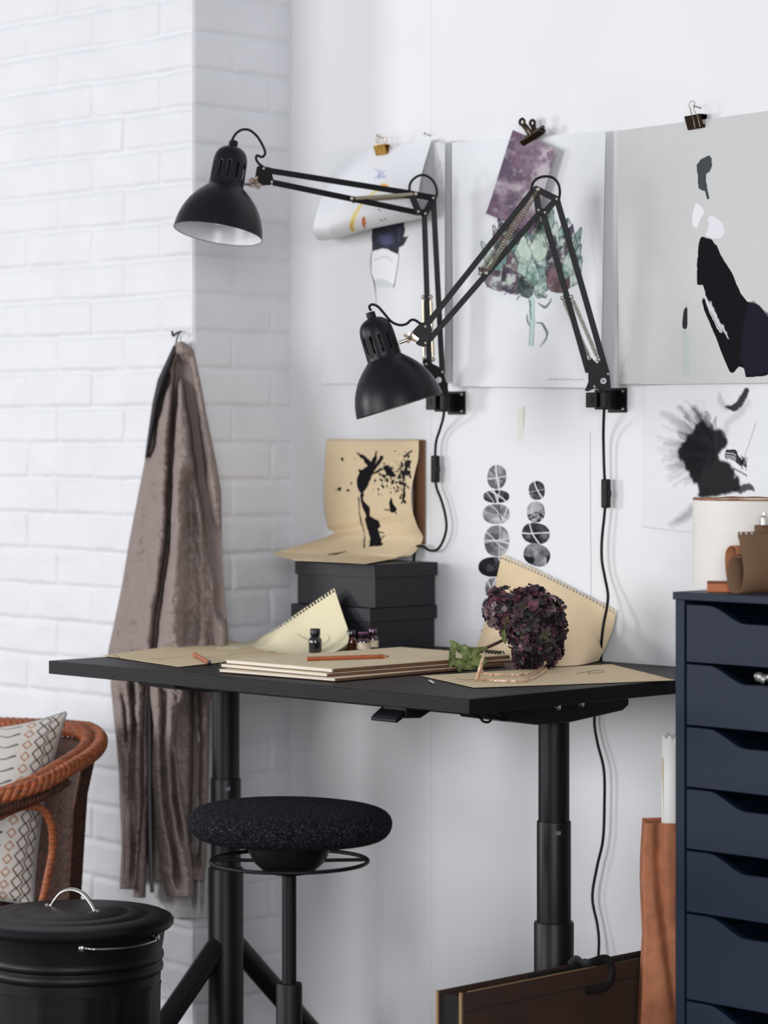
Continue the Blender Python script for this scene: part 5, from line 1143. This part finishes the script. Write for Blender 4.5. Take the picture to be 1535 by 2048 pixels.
# woven shell below the rim, long and wide to stand for the chair's shadow
rows = []
for q in np.linspace(0, 1, 50):
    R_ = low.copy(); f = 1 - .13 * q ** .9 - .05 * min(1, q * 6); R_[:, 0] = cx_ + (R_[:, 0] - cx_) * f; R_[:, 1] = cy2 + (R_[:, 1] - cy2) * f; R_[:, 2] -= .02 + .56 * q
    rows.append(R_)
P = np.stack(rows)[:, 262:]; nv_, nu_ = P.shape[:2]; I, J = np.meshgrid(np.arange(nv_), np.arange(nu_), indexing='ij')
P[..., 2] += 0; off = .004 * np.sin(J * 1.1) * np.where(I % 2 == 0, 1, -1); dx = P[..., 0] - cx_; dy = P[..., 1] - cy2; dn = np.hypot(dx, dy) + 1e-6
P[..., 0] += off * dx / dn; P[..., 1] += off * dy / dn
obj('woven_shadow_shell', MB().grid(P[:, ::1]), m_weave, chair, solid=.005, autosmooth=180)
rb = resample(cr([at_d(*p) for p in [(-260, 1690, 5.9), (-160, 1668, 5.86), (-60, 1648, 5.84), (0, 1620, 5.84), (70, 1594, 5.86), (128, 1560, 5.92)]], 10), 260)
mb = MB()
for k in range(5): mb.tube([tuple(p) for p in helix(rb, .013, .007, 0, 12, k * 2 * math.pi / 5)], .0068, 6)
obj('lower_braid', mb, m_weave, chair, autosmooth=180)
loop = resample(cr([at_d(*p) for p in [(-60, 1655, 5.85), (0, 1632, 5.86), (50, 1612, 5.87), (86, 1620, 5.88), (103, 1652, 5.89), (105, 1700, 5.9), (94, 1760, 5.9), (80, 1830, 5.9), (66, 1930, 5.9), (56, 2100, 5.9), (50, 2200, 5.9)]], 10), 300)
mb = MB().tube([tuple(p) for p in loop], .0085, 10)
mb.tube([tuple(p) for p in helix(loop, .0085, .0045, 0, 90, 0)], .0034, 5)
obj('arm_support', mb, m_wick, chair, autosmooth=180)
for p, q, zz in ((-250, 1900, 5.9), (0, 1800, 6.2), (-250, 1800, 6.25)):
    a = Vector(at_d(p, q, zz)); a.z = .4; obj('leg', MB().tube([a, Vector((a.x, a.y, 0))], .012, 12), m_wick, chair)
sb = [Vector(at_d(p, 1900, zz)) for p, zz in ((-240, 5.95), (20, 5.95), (10, 6.2), (-240, 6.25))]
for v_ in sb: v_.z = .36
obj('seat', MB().hexa(sb, [v_ + UP * .03 for v_ in sb]), m_weave, chair, smooth=False, bevel=.01)
# cushion
TR_, BR_, TL_, BL_ = [np.array(at_d(*p)) for p in [(133, 1424, 6.13), (66, 1812, 5.99), (-165, 1448, 6.10), (-230, 1830, 5.98)]]
nn = np.cross(TR_ - TL_, BR_ - TR_); nn /= np.linalg.norm(nn); nn = nn * (-1 if nn @ np.array([ZD[0], ZD[1], 0]) > 0 else 1)
n_ = 230; U_, V_ = np.meshgrid(np.linspace(0, 1, n_), np.linspace(0, 1, n_))
prof_ = (np.clip(1 - np.abs(2 * U_ - 1) ** 2.6, 0, 1) * np.clip(1 - np.abs(2 * V_ - 1) ** 2.6, 0, 1)) ** .55
cn = lambda w_: w_ - .045 * np.sin(2 * np.pi * w_) * 0
inw = .06 * (1 - np.abs(2 * U_ - 1) ** 2) * np.sign(2 * V_ - 1) * np.abs(2 * V_ - 1) ** 6; inh = .05 * (1 - np.abs(2 * V_ - 1) ** 2) * np.sign(2 * U_ - 1) * np.abs(2 * U_ - 1) ** 6
uu_, vv_ = (U_ - inh)[..., None], (V_ - inw)[..., None]
B_ = (1 - vv_) * ((1 - uu_) * TL_ + uu_ * TR_) + vv_ * ((1 - uu_) * BL_ + uu_ * BR_)
wr = .006 * (fbm(U_ * 100, V_ * 100, 30, 3, 7) - .5)
Pf = B_ + nn * (prof_ * .075 + wr * prof_)[..., None]; Pb = B_ - nn * (prof_ * .05)[..., None]
c = Canvas(U_ * 300, V_ * 380, (224, 218, 210), .03, 12)
def dia(x, y, w_, h_, col, lw=1.6): c.stroke([(x, y - h_), (x + w_, y), (x, y + h_), (x - w_, y), (x, y - h_)], lw, col, .9, 1, smooth=False)
for k in range(-1, 17):
    y = 14 + k * 25
    dia(262, y, 12, 13, (86, 52, 36)); dia(282, y + 12, 11, 13, (86, 52, 36)); dia(236, y + 6, 9, 9, (176, 112, 62), 1.4)
    for j, xx in enumerate((190, 120, 50)):
        c.stroke([(xx + 26, y + 4), (xx, y + 10), (xx - 26, y - 2)], [2.2, 1.1, .5], (40, 42, 54), .9, 1); c.stroke([(xx - 26, y - 2), (xx - 40, y + 9)], .5, (120, 120, 126), .8, 1)
    dia(80, y, 7, 8, (196, 150, 100), .9) if k % 2 else None
cush = thing('cushion', 'cream cushion with brown diamond chains and dark zigzags in the wicker chair', 'cushion', tuple(TR_))
gridobj('cushion_front', Pf, painted('printed_cotton', .9, .3, 500), cush, color=c.C)
gridobj('cushion_back', Pb[:, ::-1], mat('grey_cushion_back', (150, 150, 152), .9, bump=.2), cush)
sd = np.concatenate([Pf[0], Pf[:, -1], Pf[-1][::-1], Pf[:, 0][::-1]])
obj('piping', MB().tube([tuple(p) for p in sd[::4]], .0028, 6), mat('grey_cushion_back', (150, 150, 152)), cush)

# ================================================================== PORTFOLIO, PAPER BAG, ROLL
m_port = mat('dark_brown_board', (64, 46, 38), .6, var=.12, vscale=14, bump=.1); m_pin = mat('black_book_cloth', (24, 21, 19), .8); m_edge = mat('tan_board_edge', (150, 118, 84), .7); m_rib = mat('black_ribbon', (14, 13, 14), .7)
ya = at_x(922, 1987, .0)[1]; zp_ = at_x(922, 1987, .0)[2]; za_ = at_x(1286, 1916, .0)[2]
pf = thing('art_portfolio', 'dark brown art portfolio with black ribbon standing against the desk leg', 'portfolio', (-.02, .3, 0))
obj('front_board', MB().box((-.0035, ya, .001), (.0, ya + .78, zp_)), m_port, pf, smooth=False, bevel=.0008)
obj('back_board', MB().box((-.056, ya - .004, .001), (-.0525, ya + .776, zp_ - .002)), m_port, pf, smooth=False, bevel=.0008)
obj('front_edge_tape', MB().box((-.0042, ya - .0012, .001), (.0006, ya + .003, zp_ + .0006)).box((-.0042, ya + .02, zp_ - .0003), (.0004, ya + .36, zp_ + .0007)), m_edge, pf, smooth=False)
obj('back_edge_tape', MB().box((-.0565, ya - .006, .001), (-.0520, ya - .003, zp_ - .001)), m_edge, pf, smooth=False)
obj('gusset', MB().prism([(-.0525, ya + .003, .002), (-.003, ya + .003, .002), (-.003, ya + .003, zp_ - .006), (-.028, ya + .018, zp_ - .010), (-.0525, ya + .003, zp_ - .008)], (0, .004, 0)), m_pin, pf, smooth=False)
obj('inner_boards', MB().box((-.030, ya + .20, .002), (-.028, ya + .775, zp_ + .001)).box((-.016, ya + .02, .002), (-.014, ya + .775, zp_ - .004)), m_pin, pf, smooth=False)
obj('crease_line', MB().box((.0, ya + .01, zp_ - .034), (.0004, ya + .77, zp_ - .0325)), m_pin, pf, smooth=False)
rb_ = [at_x(p, q, e) for p, q, e in [(1140, 1930, -.03), (1152, 1918, -.02), (1164, 1927, -.01), (1180, 1925, .003), (1205, 1917, .006), (1218, 1922, .01), (1224, 1940, .012), (1222, 1958, .012), (1212, 1972, .01), (1195, 1978, .008), (1172, 1980, .006)]]
obj('ribbon', MB().tube(cr(rb_, 6), .0075, 8, flat=.3), m_rib, pf)
obj('ribbon', MB().tube(cr([at_x(p, q, e) for p, q, e in [(1150, 1932, -.02), (1168, 1920, -.012), (1190, 1932, -.005), (1200, 1922, .003)]], 6), .005, 8, flat=.3), m_rib, pf)

m_bag = mat('copper_kraft_paper', (178, 112, 78), .75, var=.22, vscale=22, bump=.8, bscale=34)
ZG = 5.15; g0 = Vector(at_d(1289, 1646, ZG)); bag = thing('paper_bag', 'tall copper-brown paper bag standing between desk and drawer unit', 'bag', (g0.x, g0.y, 0))
nu, nv = 160, 140; loop = []
wB, dB = .150, .068
for k in range(nu):
    q = k / nu * 4
    if q < 1: a, b_ = q * wB, 0
    elif q < 2: a, b_ = wB, (q - 1) * dB
    elif q < 3: a, b_ = (3 - q) * wB, dB
    else: a, b_ = 0, (4 - q) * dB
    loop.append((a, b_))
loop = np.array(loop + [loop[0]])
vv = np.linspace(0, 1, nv); K_, V2 = np.meshgrid(np.arange(nu + 1), vv); zz_ = .001 + (g0.z - .001) * V2
py_ = HOR + (CZ - zz_) / ZG * F
Lx = np.interp(py_[:, 0], [1643, 1700, 1760, 1830, 1880, 1960, 2048, 2300], [1291, 1287, 1285, 1288, 1290, 1285, 1281, 1276])
sh0 = (Lx - 1289) / F * ZG
A_ = loop[:, 0][None, :] + 0 * V2; Bq = loop[:, 1][None, :] + 0 * V2
fr = np.sin(np.pi * np.clip(A_ / wB, 0, 1)); A_ = A_ + sh0[:, None] * (1 - A_ / wB)
n1_ = fbm(A_ * 1000 + zz_ * 300, zz_ * 1000, 60, 3, 5) - .5; crease = -.012 * np.exp(-((A_ - (.045 + .02 * np.sin(V2 * 5))) / .008) ** 2) * np.clip(V2 * 1.4, 0, 1)
out = np.where(Bq < dB * .5, 1, -1) * (.012 * n1_ + .010 * fr + crease * (Bq < .001))
pt = lambda A, B: np.stack([g0.x + RV.x * A + DV.x * B, g0.y + RV.y * A + DV.y * B, zz_], -1)
P = pt(A_, Bq - out)
P[-1, :, 2] += .0; P[:, -1] = P[:, 0]
gridobj('bag_wall', P, m_bag, bag, solid=.0008, autosmooth=60)
obj('bag_bottom', MB().add([(g0.x + RV.x * a + DV.x * b_, g0.y + RV.y * a + DV.y * b_, .002) for a, b_ in ((.004, .004), (wB - .004, .004), (wB - .004, dB - .004), (.004, dB - .004))], [(0, 1, 2, 3)]), m_bag, bag, smooth=False)
rcn = Vector(at_d(1322, 1600, ZG + .034)); rcn = rcn + RV * .030; ztop = CZ - (1478 - HOR) / F * (ZG + .034)
m_roll = mat('white_paper_roll', (232, 230, 226), .8, var=.02); roll = thing('paper_roll', 'white rolled paper with torn top sticking out of the brown bag', 'paper', (rcn.x, rcn.y, .01))
ang = np.linspace(math.radians(180), math.radians(180 + 520), 220); rad = .030 - .0055 * (ang - ang[0]) / (ang[-1] - ang[0]); zz2 = np.linspace(0, 1, 60)
A2, Z2 = np.meshgrid(ang, zz2); R2 = rad[None] + 0 * Z2
tear = .010 * (fbm(A2 * 10, 0 * A2, 3, 3, 3) - .3) + .006 * np.abs(np.sin(A2 * 5)) 
P = np.stack([rcn.x + RV.x * np.cos(A2) * R2 + DV.x * np.sin(A2) * R2, rcn.y + RV.y * np.cos(A2) * R2 + DV.y * np.sin(A2) * R2, .012 + (ztop - .012) * Z2 + tear * Z2], -1)
gridobj('rolled_sheet', P, m_roll, roll, solid=.0006, autosmooth=180)
pe = [Vector(at_d(p, q, ZG + .020)) for p, q in [(1323, 1512), (1331, 1524), (1334, 1548), (1332, 1600), (1333, 1652), (1327, 1652), (1325, 1590), (1322, 1540)]]
obj('torn_edge', MB().prism(pe, DV * .001), mat('cream_paper_edge', (222, 212, 190), .85, var=.08, vscale=60), roll, smooth=False)['label'] = 'cream torn inner edge'
